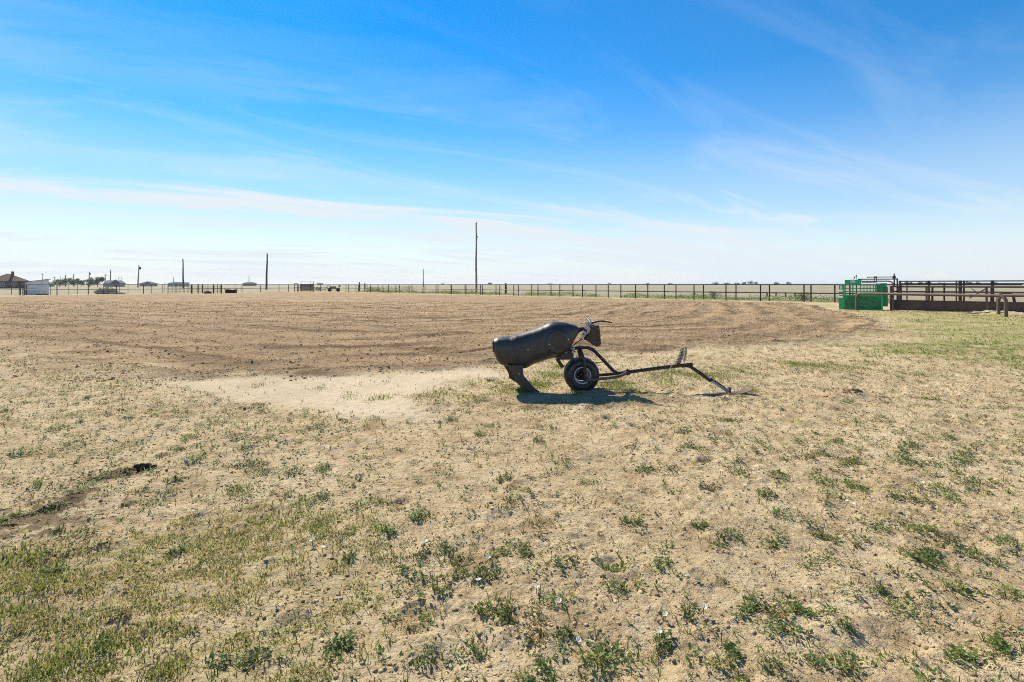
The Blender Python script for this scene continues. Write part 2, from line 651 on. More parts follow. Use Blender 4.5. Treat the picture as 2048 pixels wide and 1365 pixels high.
    drk = attr('damp')
    col = mix(drk, col, (.125, .085, .052))
    col = mix(rng_(noise(.33, 4, .6), .45, .66, 0, .22), col, (.22, .16, .09))
    L.new(col, b.inputs['Base Color'])
    hsum = math_('ADD', math_('MULTIPLY', fine, 1.0), math_('MULTIPLY', grit, .45))
    hsum = math_('ADD', hsum, math_('MULTIPLY', noise(14, 5, .65), 1.5))
    fur = math_('ADD', math_('MULTIPLY', s1, .08), math_('MULTIPLY', math_('MULTIPLY', s2, brk), .028))
    fur = math_('ADD', fur, math_('MULTIPLY', stk, .10))
    hh = math_('ADD', math_('MULTIPLY', math_('MULTIPLY', hsum, .024), math_('ADD', 1.0, math_('MULTIPLY', till, 1.2))), math_('MULTIPLY', fur, till))
    bp = N.new('ShaderNodeBump')
    bp.inputs['Strength'].default_value = .9
    bp.inputs['Distance'].default_value = 1.0
    L.new(hh, bp.inputs['Height'])
    L.new(bp.outputs[0], b.inputs['Normal'])
    return m


M = {
    'soil': ground_mat(),
    'leaf': leaf_mat('leaf', .42),
    'tree_leaf': leaf_mat('tree_leaf', .25, .7),
    'clod': tint_mat('clod'),
    'black_plastic': paint('black_plastic', (.044, .042, .039), (.020, .020, .022), .40, 0, 2.6, .06, .45),
    'black_rubber': paint('black_rubber', (.024, .024, .024), (.015, .015, .015), .36, 0, 9, .1, .45, (.05, .044, .036)),
    'black_steel': paint('black_steel', (.030, .027, .026), (.018, .017, .017), .42, .25, 8, .12, .5, (.09, .055, .036)),
    'grey_steel': paint('grey_steel', (.42, .44, .45), (.30, .31, .32), .45, .5, 14, .1),
    'bolt': paint('bolt', (.72, .70, .64), (.55, .53, .48), .35, .4, 20, 0),
    'rim': paint('rim', (.62, .62, .62), (.50, .49, .47), .45, .15, 12, .08, .5, (.34, .29, .23)),
    'hide': paint('hide', (.085, .063, .045), (.05, .038, .028), .75, 0, 10, .2, .3, (.13, .10, .07)),
    'horn': paint('horn', (.06, .06, .05), (.035, .034, .03), .5, 0, 10, .1),
    'rope': paint('rope', (.50, .44, .32), (.34, .29, .20), .9, 0, 60, .5),
    'green_paint': paint('green_paint', (.022, .46, .155), (.018, .36, .12), .38, .1, 2.2, .08, .5, (.035, .15, .055)),
    'green_dark': paint('green_dark', (.016, .25, .085), (.012, .19, .065), .42, .1, 2.2, .08, .5, (.03, .09, .04)),
    'rust_pipe': paint('rust_pipe', (.165, .108, .086), (.110, .074, .060), .62, .2, 3.0, .2, .4, (.155, .10, .075)),
    'dark_pipe': paint('dark_pipe', (.075, .052, .044), (.048, .035, .031), .6, .2, 3.0, .2, .4, (.085, .05, .036)),
    'rust_sheet': paint('rust_sheet', (.150, .090, .068), (.098, .060, .047), .7, .1, 1.6, .2, .3, (.13, .085, .06)),
    'fence_pipe': paint('fence_pipe', (.045, .036, .032), (.028, .024, .023), .6, .2, 2.0, .1),
    'fence_rail': paint('fence_rail', (.085, .058, .046), (.055, .038, .032), .6, .2, 1.2, .1),
    'panel_pipe': paint('panel_pipe', (.20, .155, .125), (.13, .10, .082), .6, .2, 1.2, .1),
    'wood_pole': paint('wood_pole', (.36, .285, .215), (.24, .185, .14), .85, 0, 1.1, .4, .2, (.10, .075, .055)),
    'dark_wood': paint('dark_wood', (.10, .075, .055), (.06, .045, .034), .85, 0, 2, .4, .2),
    'white_metal': paint('white_metal', (.88, .85, .80), (.80, .77, .72), .5, .05, .8, .05, .4, (.58, .56, .52)),
    'pale_metal': paint('pale_metal', (.52, .56, .54), (.46, .50, .49), .5, .05, .5, 0),
    'shed_trim': paint('shed_trim', (.10, .062, .048), (.07, .045, .036), .7, 0, 1.5, .1),
    'brick': paint('brick', (.185, .095, .065), (.145, .075, .054), .85, 0, 2.2, .2, .2, (.22, .13, .09)),
    'brown_roof': paint('brown_roof', (.175, .105, .078), (.125, .078, .060), .9, 0, 1.4, .3, .15),
    'grey_roof': paint('grey_roof', (.13, .145, .165), (.10, .115, .13), .9, 0, 1.2, .2, .15),
    'stucco': paint('stucco', (.46, .43, .40), (.38, .355, .33), .9, 0, 1.2, .1, .2),
    'glass': paint('glass', (.03, .04, .05), (.02, .03, .035), .12, 0, 1, 0, .5),
    'hay': paint('hay', (.56, .50, .34), (.40, .36, .23), .95, 0, 3.2, .8, .1, (.24, .22, .13)),
    'flower': paint('flower', (.84, .82, .84), (.76, .72, .76), .7, 0, 40, 0, .2),
    'petal': leaf_mat('petal', .4),
    'flower_eye': paint('flower_eye', (.62, .60, .30), (.5, .5, .25), .7, 0, 40, 0, .2),
    'dung': paint('dung', (.095, .068, .046), (.045, .033, .023), .92, 0, 22, .9, .15, (.10, .075, .05)),
    'mound': paint('mound', (.36, .25, .145), (.25, .17, .095), .95, 0, 12, .9, .1),
    'label_white': paint('label_white', (.80, .82, .80), (.72, .75, .73), .5, 0, 12, 0),
    'tree_bark': paint('tree_bark', (.10, .08, .06), (.07, .055, .04), .9, 0, 6, .3, .1),
    'fade_tree': paint('fade_tree', (.10, .12, .11), (.07, .085, .08), .95, 0, .2, 0, .1),
}

# ------------------------------------------------------------------ the ground: one grid, finer near the yard, split into yard, arena and field
ys = [-400., -120., -40., -15., -6., -3., -1.5, -.6, 0., .5, .9]
y = 1.2
while y < 12000:
    ys.append(y)
    y += max(0.0105, y * y / 1000.0)
ys.append(14000.)
ys = np.array(ys)
NC = 980
ss = np.linspace(-1, 1, NC)
ww = 1.5 + 1.16 * np.abs(ys)
GX = ss[None, :] * ww[:, None]
GY = np.repeat(ys[:, None], NC, 1)
da, till, pale, green, turf, field, df = zones(GX, GY)
GZ = height(GX, GY, till)
NR = len(ys)
verge = sstep(-1.5, 0.3, df) * (1 - sstep(2.5, 7.0, df + 2.5 * fbm(GX / 6, GY / 6, 41, 3))) * (GX > -45)
verge = verge * (.55 + .6 * sstep(-.3, .4, fbm(GX / 5, GY / 5, 42, 3)))
strip = np.clip(1 - np.abs(da + .8) / 1.5, 0, 1) * (GY > 34) * (.4 + .8 * sstep(-.3, .4, fbm(GX / 4, GY / 4, 43, 3)))             # dry grass along the fence foot
green_a = np.clip(green * 1.25 + .22 * turf + .55 * strip, 0, 1)
damp_c = [(G(60, 1035), .5, .07), (G(215, 955), .22, .05), (G(250, 945), .15, .05)]
damp = np.zeros_like(GX)
for (a_, b_, w_, k_) in ((G(-120, 1085), G(60, 1034), .26, .8), (G(60, 1030), G(128, 1003), .17, .8), (G(128, 1003), G(160, 980), .11, .8), (G(185, 960), G(292, 938), .08, .7)):
    ex_, ey_ = b_ - a_
    t_ = np.clip(((GX - a_[0]) * ex_ + (GY - a_[1]) * ey_) / (ex_ ** 2 + ey_ ** 2), 0, 1)
    dd_ = np.hypot(GX - a_[0] - t_ * ex_, GY - a_[1] - t_ * ey_)
    damp = np.maximum(damp, k_ * sstep(1.25, .45, dd_ / w_ + 1.1 * fbm(GX / .13, GY / .10, 44, 3)))
for (c, a_, b_) in damp_c:
    damp = np.maximum(damp, .8 * sstep(1.3, .5, np.sqrt(((GX - c[0]) / a_) ** 2 + ((GY - c[1]) / b_) ** 2) + .45 * fbm(GX / .12, GY / .12, 44, 3)))
c_ = G(1175, 799)                  # brown dirt by the wheel, widened over the dummy's shadow to warm its hue
dirt_shadow_tint = .6 * sstep(1.25, .6, np.sqrt(((GX - c_[0]) / 1.5) ** 2 + ((GY - c_[1]) / .5) ** 2) + .5 * fbm(GX / .35, GY / .35, 45, 3))
attrs_all = dict(till=np.maximum(till, dirt_shadow_tint), pale=pale, green=green_a, field=field, verge=np.clip(verge, 0, 1), furrow=da, damp=damp)  # till also carries the brown tint that warms the dummy's shadow
idx = np.arange(NR * NC).reshape(NR, NC)
Q = np.stack([idx[:-1, :-1], idx[:-1, 1:], idx[1:, 1:], idx[1:, :-1]], -1).reshape(-1, 4)
P3 = np.stack([GX, GY, GZ], -1).reshape(-1, 3)
tq = till.ravel()[Q].mean(1)
fq = df.ravel()[Q].mean(1)
sel = {'arena_floor': (tq > .5) & (fq <= 0), 'field': fq > 0}
sel['ground'] = ~(sel['arena_floor'] | sel['field'])
for nm in ('ground', 'arena_floor', 'field'):
    q = Q[sel[nm]]
    used, inv = np.unique(q.ravel(), return_inverse=True)
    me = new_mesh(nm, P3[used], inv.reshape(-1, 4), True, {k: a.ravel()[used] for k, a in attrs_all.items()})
    me.materials.append(M['soil'])
    tag(link(nm, me), kind='structure')


def zof(x, y):
    return float(height(np.array([x]), np.array([y]))[0])


# ------------------------------------------------------------------ clods of soil
ICO_V = []
_p = (1 + 5 ** .5) / 2
for a_, b_ in ((-1, _p), (1, _p), (-1, -_p), (1, -_p)):
    ICO_V += [(a_, b_, 0)]
for a_, b_ in ((-1, _p), (1, _p), (-1, -_p), (1, -_p)):
    ICO_V += [(0, a_, b_)]
for a_, b_ in ((_p, -1), (_p, 1), (-_p, -1), (-_p, 1)):
    ICO_V += [(a_, 0, b_)]
ICO_V = np.array(ICO_V) / math.sqrt(1 + _p * _p)
ICO_F = np.array([(0, 11, 5), (0, 5, 1), (0, 1, 7), (0, 7, 10), (0, 10, 11), (1, 5, 9), (5, 11, 4), (11, 10, 2), (10, 7, 6), (7, 1, 8),
                  (3, 9, 4), (3, 4, 2), (3, 2, 6), (3, 6, 8), (3, 8, 9), (4, 9, 5), (2, 4, 11), (6, 2, 10), (8, 6, 7), (9, 8, 1)])


def scatter(n, y0, y1, wide=1.12, off=.8, power=1.0):
    """random points in the wedge the place shows, thinning with distance"""
    t = rng.random(n)
    yy = y0 + (y1 - y0) * t ** power
    xx = (rng.random(n) * 2 - 1) * (off + wide * yy)
    return xx, yy


def clods(name, x, y, size, color, squash=.62):
    n = len(x)
    z = height(x, y)
    v = ICO_V[None] * (1 + .85 * (rng.random((n, 12, 1)) - .5)) * size[:, None, None]
    sc = np.stack([.75 + .6 * rng.random(n), .75 + .6 * rng.random(n), squash * (.6 + .8 * rng.random(n))], -1)
    v = v * sc[:, None, :]
    an = rng.random(n) * 6.283
    c, s = np.cos(an)[:, None], np.sin(an)[:, None]
    v = np.stack([v[..., 0] * c - v[..., 1] * s, v[..., 0] * s + v[..., 1] * c, v[..., 2]], -1)
    v += np.stack([x, y, z + size * .12], -1)[:, None, :]
    f = (ICO_F[None] + (np.arange(n) * 12)[:, None, None]).reshape(-1, 3)
    colr = np.repeat(color, 12, 0)
    me = new_mesh(name, v.reshape(-1, 3), f, False, None, colr)
    me.materials.append(M['clod'])
    return link(name, me)


def tones(n, a, b, jit=.16):
    t = rng.random((n, 1))
    return (np.array(a) * t + np.array(b) * (1 - t)) * (1 + jit * (rng.random((n, 1)) - .5) * 2)


x, y = scatter(62000, 1.5, 11, .95, .8, 1.2)
d_, tl, pl, gr, tf, fi, _ = zones(x, y)
keep = (tl < .4) & (pl < .4) & (rng.random(len(x)) < .35 + .65 * sstep(-.25, .45, fbm(x / .55, y / .55, 51, 3)))
x, y = x[keep], y[keep]
sz = .0020 + .0085 * rng.random(len(x)) ** 7.0 + .0006 * y
tag(clods('loose_clods', x, y, sz, tones(len(x), (.52, .40, .24), (.24, .165, .09))), 'small dry clods strewn over the sandy ground', 'clods', kind='stuff')
x, y = scatter(66000, 8.2, 45, .98, 1.0, 1.6)
d_, tl, pl, gr, tf, fi, _ = zones(x, y)
keep = (rng.random(len(x)) < tl * 1.4) & (rng.random(len(x)) < .25 + .75 * sstep(-.4, .5, fbm(x / 1.6, y / .7, 52, 4)))
x, y = x[keep], y[keep]
sz = .004 + .022 * rng.random(len(x)) ** 8.0 + .0006 * y
tag(clods('tilled_clods', x, y, sz, tones(len(x), (.52, .385, .225), (.33, .235, .135))), 'crumbled brown clods turned up across the arena dirt', 'clods', kind='stuff')


# ------------------------------------------------------------------ leaves and blades
class Leaves:
    def __init__(self):
        self.V, self.Fa, self.C, self.n = [], [], [], 0

    def blades(self, x, y, z, h, w, lean, az, col):
        """bent tapering blades, arrays of equal length: 5 vertices, 3 triangles each"""
        n = len(x)
        dx, dy = np.cos(az), np.sin(az)
        wx, wy = -dy * w / 2, dx * w / 2
        b = np.stack([x, y, z], -1)
        side = np.stack([wx, wy, np.zeros(n)], -1)
        l1, l2 = h * np.sin(lean) * .42, h * np.sin(lean * 1.0)
        m = b + np.stack([dx * l1, dy * l1, h * .58 * np.cos(lean * .55)], -1)
        t = b + np.stack([dx * l2, dy * l2, h * np.cos(lean)], -1)
        v = np.stack([b - side, b + side, m - side * .8, m + side * .8, t], 1)
        f = np.array([(0, 1, 3), (0, 3, 2), (2, 3, 4)])
        self._push(v, f, col)

    def leaves(self, c, l, w, az, tilt, col):
        """diamond leaves folded along the midrib: 4 vertices, 2 triangles"""
        n = len(c)
        d = np.stack([np.cos(az) * np.cos(tilt), np.sin(az) * np.cos(tilt), np.sin(tilt)], -1)
        s = np.stack([-np.sin(az), np.cos(az), np.zeros(n)], -1)
        up = np.cross(d, s)
        l, w = l[:, None], w[:, None]
        v = np.stack([c, c + d * l * .45 + s * w * .5 + up * w * .16, c + d * l, c + d * l * .45 - s * w * .5 + up * w * .16], 1)
        self._push(v, np.array([(0, 1, 2), (0, 2, 3)]), col)

    def _push(self, v, f, col):
        n, k = v.shape[:2]
        self.V.append(v.reshape(-1, 3))
        self.Fa.append((f[None] + (np.arange(n) * k)[:, None, None]).reshape(-1, 3) + self.n)
        self.C.append(np.repeat(col, k, 0))
        self.n += n * k

    def build(self, name, mat, parent=None):
        me = new_mesh(name, np.concatenate(self.V), np.concatenate(self.Fa), False, None, np.concatenate(self.C))
        me.materials.append(mat)
        return link(name, me, parent)


DARKG, MIDG, YELG, STRAW = (.055, .108, .029), (.125, .185, .042), (.185, .195, .045), (.38, .30, .15)


def weed(Lv, x, y, r, n, elong=1.0, ang=0.0, light=0.0):
    """low leafy weed: runners of small leaves over a patch of radius r"""
    m = int(n)
    q = np.sqrt(rng.random(m)) * r * (.55 + .6 * rng.random(m))
    th = rng.random(m) * 6.283
    lx, ly = q * np.cos(th) * elong, q * np.sin(th) / math.sqrt(elong)
    px, py = x + lx * math.cos(ang) - ly * math.sin(ang), y + lx * math.sin(ang) + ly * math.cos(ang)
    z = .003 + rng.random(m) * .022 * (1 - .5 * q / r) * min(1.3, r / .07 + .3)
    ll = .012 + .014 * rng.random(m)
    pick = random.random()
    pal = (MIDG, DARKG) if pick < .74 else ((YELG, MIDG) if pick < .92 else ((.26, .20, .09), (.15, .13, .05)))
    WQ.append((px, py, z, ll * random.uniform(.8, 1.35), tones(m, *pal, .25) * random.uniform(.75, 1.35)))


WQ = []


def flush_weeds(Lv):
    px, py, z, ll, cl = [np.concatenate([w[i] for w in WQ]) for i in range(5)]
    m = len(px)
    Lv.leaves(np.stack([px, py, z + height(px, py)], -1), ll, ll * (.36 + .2 * rng.random(m)), rng.random(m) * 6.283, -.1 + .9 * rng.random(m), cl)


def sprout(Lv, x, y, h, n, col=(MIDG, DARKG)):
    m = len(x)
    xx, yy = np.repeat(x, n), np.repeat(y, n)
    k = m * n
    hh = np.repeat(h, n) * (.5 + .6 * rng.random(k))
    xx = xx + (rng.random(k) - .5) * .018
    yy = yy + (rng.random(k) - .5) * .018
    Lv.blades(xx, yy, height(xx, yy) - .003, hh, .0028 + .0028 * rng.random(k) + .00035 * yy, .4 + .95 * rng.random(k), rng.random(k) * 6.283,
              tones(k, *col, .25))


weeds = Leaves()
PIX = [(850, 1318, 36), (949, 1304, 26), (973, 1154, 30), (1059, 1253, 52), (915, 1130, 22), (922, 1154, 18), (847, 1120, 26), (891, 1106, 24),
       (997, 1113, 22), (1049, 1109, 24), (1131, 1140, 26), (1233, 1137, 30), (1319, 1137, 26), (1072, 1051, 28), (837, 1041, 26), (1025, 1014, 24),
       (881, 1191, 20), (854, 1253, 24), (967, 1229, 20), (1011, 1239, 22), (1110, 1208, 28), (1233, 1185, 24), (1223, 1308, 44), (1189, 1321, 34),
       (1325, 1287, 28), (1380, 1232, 28), (1131, 1273, 18), (1083, 1342, 30), (734, 1010, 26), (1461, 1079, 24), (1546, 1092, 22), (1563, 1038, 22),
       (1748, 1058, 24), (1820, 1058, 32), (1854, 1068, 26), (1840, 1120, 42), (1861, 1126, 34), (1891, 1089, 32), (2008, 1096, 36), (1963, 1123, 28),
       (1915, 1181, 24), (2008, 1191, 30), (2001, 1294, 26), (1919, 1318, 26), (1550, 1232, 26), (1505, 1219, 26), (1601, 1229, 22), (1553, 1273, 28),
       (1468, 1308, 24), (1686, 1338, 26), (1543, 1335, 28), (1440, 1331, 26), (1635, 1331, 24), (1690, 1267, 20), (1645, 964, 26), (1666, 995, 22),
       (1710, 974, 24), (1813, 926, 28), (1850, 930, 24), (1707, 926, 22), (1673, 889, 22), (1621, 916, 18), (1652, 913, 20), (1556, 954, 22),
       (1478, 950, 20), (1420, 981, 20), (1532, 998, 24), (1368, 868, 18), (1382, 899, 20), (1519, 885, 18), (1816, 1005, 32), (1888, 988, 32),
       (1949, 967, 26), (1929, 926, 24), (1895, 875, 22), (1820, 896, 20), (1761, 844, 18), (1864, 800, 16), (1457, 844, 18), (1703, 807, 14),
       (376, 826, 24), (516, 811, 14), (639, 857, 22), (530, 881, 30), (489, 898, 22), (270, 888, 24), (154, 891, 22), (109, 860, 20), (44, 908, 26),
       (229, 905, 20), (355, 905, 18), (376, 878, 20), (496, 932, 32), (526, 946, 24), (643, 939, 20), (390, 922, 22), (229, 949, 22), (72, 967, 18),
       (352, 960, 20), (338, 984, 20), (314, 1008, 26), (643, 994, 26), (598, 1004, 22), (567, 990, 20), (588, 949, 20), (106, 1014, 26), (27, 1028, 18),
       (164, 1065, 24), (349, 1103, 26), (636, 1075, 32), (239, 1243, 16), (680, 1297, 32), (116, 1060, 16), (144, 1103, 16), (102, 1137, 20),
       (205, 1300, 22), (451, 1331, 26), (513, 1325, 24), (780, 1075, 20), (700, 1120, 18), (1290, 940, 22), (1340, 940, 20), (1180, 965, 18),
       (960, 870, 16), (1075, 880, 14), (900, 840, 14), (1010, 960, 14), (1260, 1050, 18), (1400, 1060, 18), (1650, 1080, 20), (1760, 1180, 12)]
SPR = []
for (u, v, r) in PIX:
    p = G(u, v)
    rr = r * p[1] / F
    weed(weeds, p[0], p[1], rr, 26 + 5200 * rr * rr + 420 * rr, 1.25 + .5 * random.random(), random.random() * 3.14)
    k = 4 + int(40 * rr)
    SPR.append((p[0] + rng.normal(0, rr * .6, k), p[1] + rng.normal(0, rr * .6, k), .03 + .03 * rng.random(k)))
# smaller weeds filled in between, thinner on the bare sand
x, y = scatter(7600, 1.7, 13.5, 1.05, .6, .85)
d_, tl, pl, gr, tf, fi, _ = zones(x, y)
dn = .20 + .75 * sstep(-.15, .5, fbm(x / 1.4, y / 1.4, 61, 3)) + .9 * gr
dn = np.where((x < -1.2) & (y > 2.9) & (y < 8), dn + .40, dn)
keep = (tl < .30) & (pl < .5) & (tf < .7) & (rng.random(len(x)) < dn)
for a, b in zip(x[keep], y[keep]):
    r = .016 + .055 * random.random() ** 2 + .0022 * b
    weed(weeds, a, b, r, 9 + 2800 * r * r + 130 * r, 1.0 + random.random(), random.random() * 3.14)
flush_weeds(weeds)
sprout(weeds, *[np.concatenate([w[i] for w in SPR]) for i in range(3)], 4)
tag(weeds.build('low_weeds', M['leaf']), 'low dark green weeds creeping in patches over the sandy ground', 'weeds', kind='stuff')

grass = Leaves()
x, y = scatter(9500, 1.6, 16, 1.05, .6, 1.2)
d_, tl, pl, gr, tf, fi, _ = zones(x, y)
dn = .35 + .5 * sstep(-.3, .5, fbm(x / .9, y / .9, 62, 3)) + .5 * gr
keep = (tl < .25) & (rng.random(len(x)) < dn * np.where(pl > .4, .55, 1))
x, y = x[keep], y[keep]
sprout(grass, x, y, .022 + .050 * rng.random(len(x)) ** 1.6, 4, (YELG, MIDG))
# thin yellowing turf beside the camera
n = 120000
xy = np.array([G(-300, 1250), G(-300, 1480), G(700, 1480), G(420, 1018)])
x = rng.uniform(-3.3, -.45, n)
y = rng.uniform(1.6, 3.75, n)
d_, tl, pl, gr, tf, fi, _ = zones(x, y)
clump = sstep(-.30, .45, fbm(x / .16, y / .16, 63, 3) + .5 * fbm(x / .7, y / .7, 64, 2))
keep = (rng.random(n) < tf * (.10 + .9 * clump) * .62)
x, y = x[keep], y[keep]
k = len(x)
t = sstep(-.3, .5, fbm(x / .35, y / .35, 65, 3))[:, None]
cc = (np.array((.25, .245, .06)) * (1 - t) + np.array((.155, .195, .036)) * t) * (.95 + .5 * rng.random((k, 1)))
cc = np.where(rng.random((k, 1)) < .22, np.array(STRAW) * (.6 + .5 * rng.random((k, 1))), cc)
grass.blades(x, y, height(x, y) - .003, .012 + .030 * rng.random(k), .0030 + .0026 * rng.random(k), .5 + 1.0 * rng.random(k), rng.random(k) * 6.283, cc)
# greener clumps
for (u, v, r, n) in ((85, 1164, 60, 900), (10, 1116, 45, 650), (17, 1232, 46, 700), (147, 1318, 70, 900), (60, 1120, 40, 420), (478, 977, 36, 520),
                     (560, 1035, 40, 500), (640, 1040, 40, 420), (250, 1300, 50, 500), (60, 1360, 50, 500), (330, 1350, 40, 400), (1075, 772, 34, 900),
                     (1100, 752, 30, 700), (1050, 783, 26, 500), (1010, 782, 26, 300), (1115, 735, 22, 350), (1215, 775, 30, 600), (1240, 768, 26, 500),
                     (1150, 790, 16, 160), (1260, 785, 22, 300), (1310, 752, 36, 500), (1345, 745, 30, 400), (1400, 752, 40, 500), (1430, 748, 40, 600),
                     (1480, 742, 30, 300), (1330, 765, 30, 300), (1590, 731, 30, 600), (1640, 734, 34, 500), (1700, 735, 30, 300), (1740, 728, 26, 300),
                     (1500, 778, 18, 160), (870, 792, 34, 260), (760, 800, 24, 160), (940, 800, 30, 200), (520, 770, 14, 50), (640, 778, 16, 60), (700, 795, 20, 80)):
    p = G(u, v)
    rr = r * p[1] / F
    far = p[1] > 5
    n = int(n * (1.0 if far else .42))
    rr *= 1.0 if far else 1.15
    x = p[0] + rng.normal(0, rr * .55, n)
    y = p[1] + rng.normal(0, rr * (.55 if not far else .8), n)
    t = rng.random((n, 1))
    cc = (np.array((.105, .17, .026)) * t + np.array((.195, .215, .042)) * (1 - t)) * (.7 + .6 * rng.random((n, 1)))
    grass.blades(x, y, height(x, y) - .004, .015 + (.05 if far else .034) * rng.random(n), .0030 + .003 * rng.random(n) + (.002 if far else 0), .2 + .8 * rng.random(n), rng.random(n) * 6.283, cc)
# grass of the corner by the chute
x, y = scatter(60000, 8.2, 33, 1.06, 1.0, 1.15)
d_, tl, pl, gr, tf, fi, _ = zones(x, y)
keep = (x > 4) & (tl < .3) & (fi < .1) & (rng.random(len(x)) < gr * (.12 + .9 * sstep(-.35, .4, fbm(x / 1.5, y / 1.0, 66, 4))))
x, y = x[keep], y[keep]
k = len(x)
t = sstep(-.4, .5, fbm(x / 2.2, y / 1.4, 67, 3))[:, None]
cc = (np.array((.26, .27, .07)) * (1 - t) + np.array((.125, .20, .032)) * t) * (.7 + .6 * rng.random((k, 1)))
grass.blades(x, y, height(x, y) - .004, .03 + .05 * rng.random(k), .006 + .0011 * y, .3 + .9 * rng.random(k), rng.random(k) * 6.283, cc)
tag(grass.build('grass', M['leaf']), 'short sparse grass, green and yellowing, over the yard', 'grass', kind='stuff')

# dry stalks and straw
straw = Leaves()
x, y = scatter(9000, 1.7, 9.5, .95, .6, 1.25)
d_, tl, pl, gr, tf, fi, _ = zones(x, y)
keep = (tl < .4) & (pl < .4)
x, y = x[keep], y[keep]
k = len(x)
straw.blades(x, y, height(x, y) + .004, (.008 + .07 * rng.random(k) ** 5) * (1 + .08 * y), (.0022 + .002 * rng.random(k)) * (1 + .10 * y), 1.35 + .2 * rng.random(k), rng.random(k) * 6.283,
             np.where(rng.random((k, 1)) < .25, tones(k, (.56, .47, .31), (.42, .33, .2)), tones(k, (.12, .085, .05), (.05, .036, .024))))
tag(straw.build('straw', M['clod']), 'dry straw and broken stalks lying on the sand', 'straw', kind='stuff')

# weeds that grow along the far side of the arena fence
verge_w = Leaves()
D_f = (FENCE_C - FENCE_A) / np.linalg.norm(FENCE_C - FENCE_A)
N_f = np.array([D_f[1], -D_f[0]])
N_f = N_f if N_f[1] > 0 else -N_f
n = 24000
s = rng.random(n) * 88 - 6
o_ = .5 + 4.6 * rng.random(n)
g_ = fbm(s / 5, o_ / 2.5, 71, 3)
keep = rng.random(n) < sstep(-.35, .35, g_)
s, o_, g_ = s[keep], o_[keep], g_[keep]
pxy = FENCE_A[None] + D_f[None] * s[:, None] + N_f[None] * o_[:, None]
k = len(s)
hgt = (.14 + .34 * sstep(-.1, .6, g_)) * rng.random(k) ** .8
t = rng.random((k, 1))
cc = (np.array((.075, .16, .03)) * t + np.array((.16, .22, .055)) * (1 - t)) * (.7 + .6 * rng.random((k, 1)))
verge_w.leaves(np.stack([pxy[:, 0], pxy[:, 1], hgt], -1), .10 + .12 * rng.random(k), .06 + .06 * rng.random(k), rng.random(k) * 6.283, rng.random(k) * 1.2, cc)
tag(verge_w.build('fence_weeds', M['leaf']), 'band of green weeds growing behind the arena pipe fence', 'weeds', kind='stuff')

# ------------------------------------------------------------------ the roping dummy on its wheeled sled
DA = math.radians(3.0)
DP = np.array([1.075, 7.50])
DC, DS = math.cos(DA), math.sin(DA)


def D(u, v, l=0.0):
    """photograph pixel -> local (forward, lateral, up) on the plane l metres beyond the dummy's middle plane"""
    x0, y0 = DP[0] - DS * l, DP[1] + DC * l
    rx = (u - U0) / F
    s = (y0 * rx - x0) / (DC - DS * rx)
    t = y0 + s * DS
    return Vector((s, l, H - (v - V0) / F * t))


def z1(x, y):                      # pixel of the first enlargement -> photograph pixel
    return 960 + x / 6.203, 610 + y / 6.203


def z5(x, y):
    return 1100 + x / 14.63, 625 + y / 14.63


dummy = thing('roping_dummy', (DP[0], DP[1], 0), 'black plastic steer roping dummy with horned head on a wheeled steel sled', 'roping dummy', rz=DA)

top = [(150, 470), (156, 445), (175, 424), (205, 407), (260, 396), (380, 388), (500, 355), (600, 322), (700, 290), (790, 254), (860, 220), (920, 207), (1000, 211), (1080, 221),
       (1130, 240), (1190, 254), (1215, 280), (1237, 312)]
bot = [(150, 470), (158, 550), (175, 610), (205, 680), (250, 738), (310, 752), (420, 778), (540, 786), (590, 780), (640, 736), (700, 716), (850, 668), (960, 640), (1000, 622), (1080, 570),
       (1130, 502), (1180, 410), (1215, 350), (1237, 312)]
tp = np.array([D(*z1(*p)) for p in top])
bt = np.array([D(*z1(*p)) for p in bot])
s0, s1 = tp[0, 0], tp[-1, 0]
NS, NK = 84, 48
sl = s0 + (s1 - s0) * (1 - np.cos(np.linspace(.06, math.pi - .10, NS))) / 2
zt, zb = np.interp(sl, tp[:, 0], tp[:, 2]), np.interp(sl, bt[:, 0], bt[:, 2])
ker = np.array([1, 2, 1]) / 4.0
for _ in range(2):
    zt[1:-1] = np.convolve(zt, ker, 'valid')
    zb[1:-1] = np.convolve(zb, ker, 'valid')
tt = (sl - s0) / (s1 - s0)
hw = np.interp(tt, [0, .02, .06, .15, .4, .65, .8, .9, .97, 1], [.09, .145, .175, .19, .185, .20, .195, .15, .10, .06])
ang = np.linspace(0, 2 * np.pi, NK, endpoint=False)
ex = 2 / 2.7
cy, cz = np.sign(np.cos(ang)) * np.abs(np.cos(ang)) ** ex, np.sign(np.sin(ang)) * np.abs(np.sin(ang)) ** ex
BX = np.repeat(sl[:, None], NK, 1)
BZ = (zt + zb)[:, None] / 2 + (zt - zb)[:, None] / 2 * cz[None]
BY = hw[:, None] * cy[None]
cc_ = D(*z1(945, 452))
q = np.sqrt(((BX - cc_.x) / .118) ** 2 + ((BZ - cc_.z) / .138) ** 2)
rel = .024 * sstep(.92, 1.02, q) * sstep(1.42, 1.34, q)                       # raised shoulder ring
for xr in (665, 705, 745):
    rx_ = D(*z1(xr, 460)).x
    rel = rel + .016 * np.exp(-((BX - rx_ - .02 * (BZ - cc_.z)) / .011) ** 2) * sstep(.26, .17, np.abs(BZ - cc_.z - .02))
rx_ = D(*z1(420, 520)).x
rel = rel + .016 * sstep(.055, .04, np.abs(BX - rx_)) * sstep(.20, .17, np.abs(BZ - D(*z1(420, 520)).z))
BY = BY * (1 + rel / .18)
bv = np.stack([BX, BY, BZ], -1).reshape(-1, 3).tolist()
bf = [(i * NK + k, (i + 1) * NK + k, (i + 1) * NK + (k + 1) % NK, i * NK + (k + 1) % NK) for i in range(NS - 1) for k in range(NK)]
b_ = MB()
b_.add(bv, bf, True)
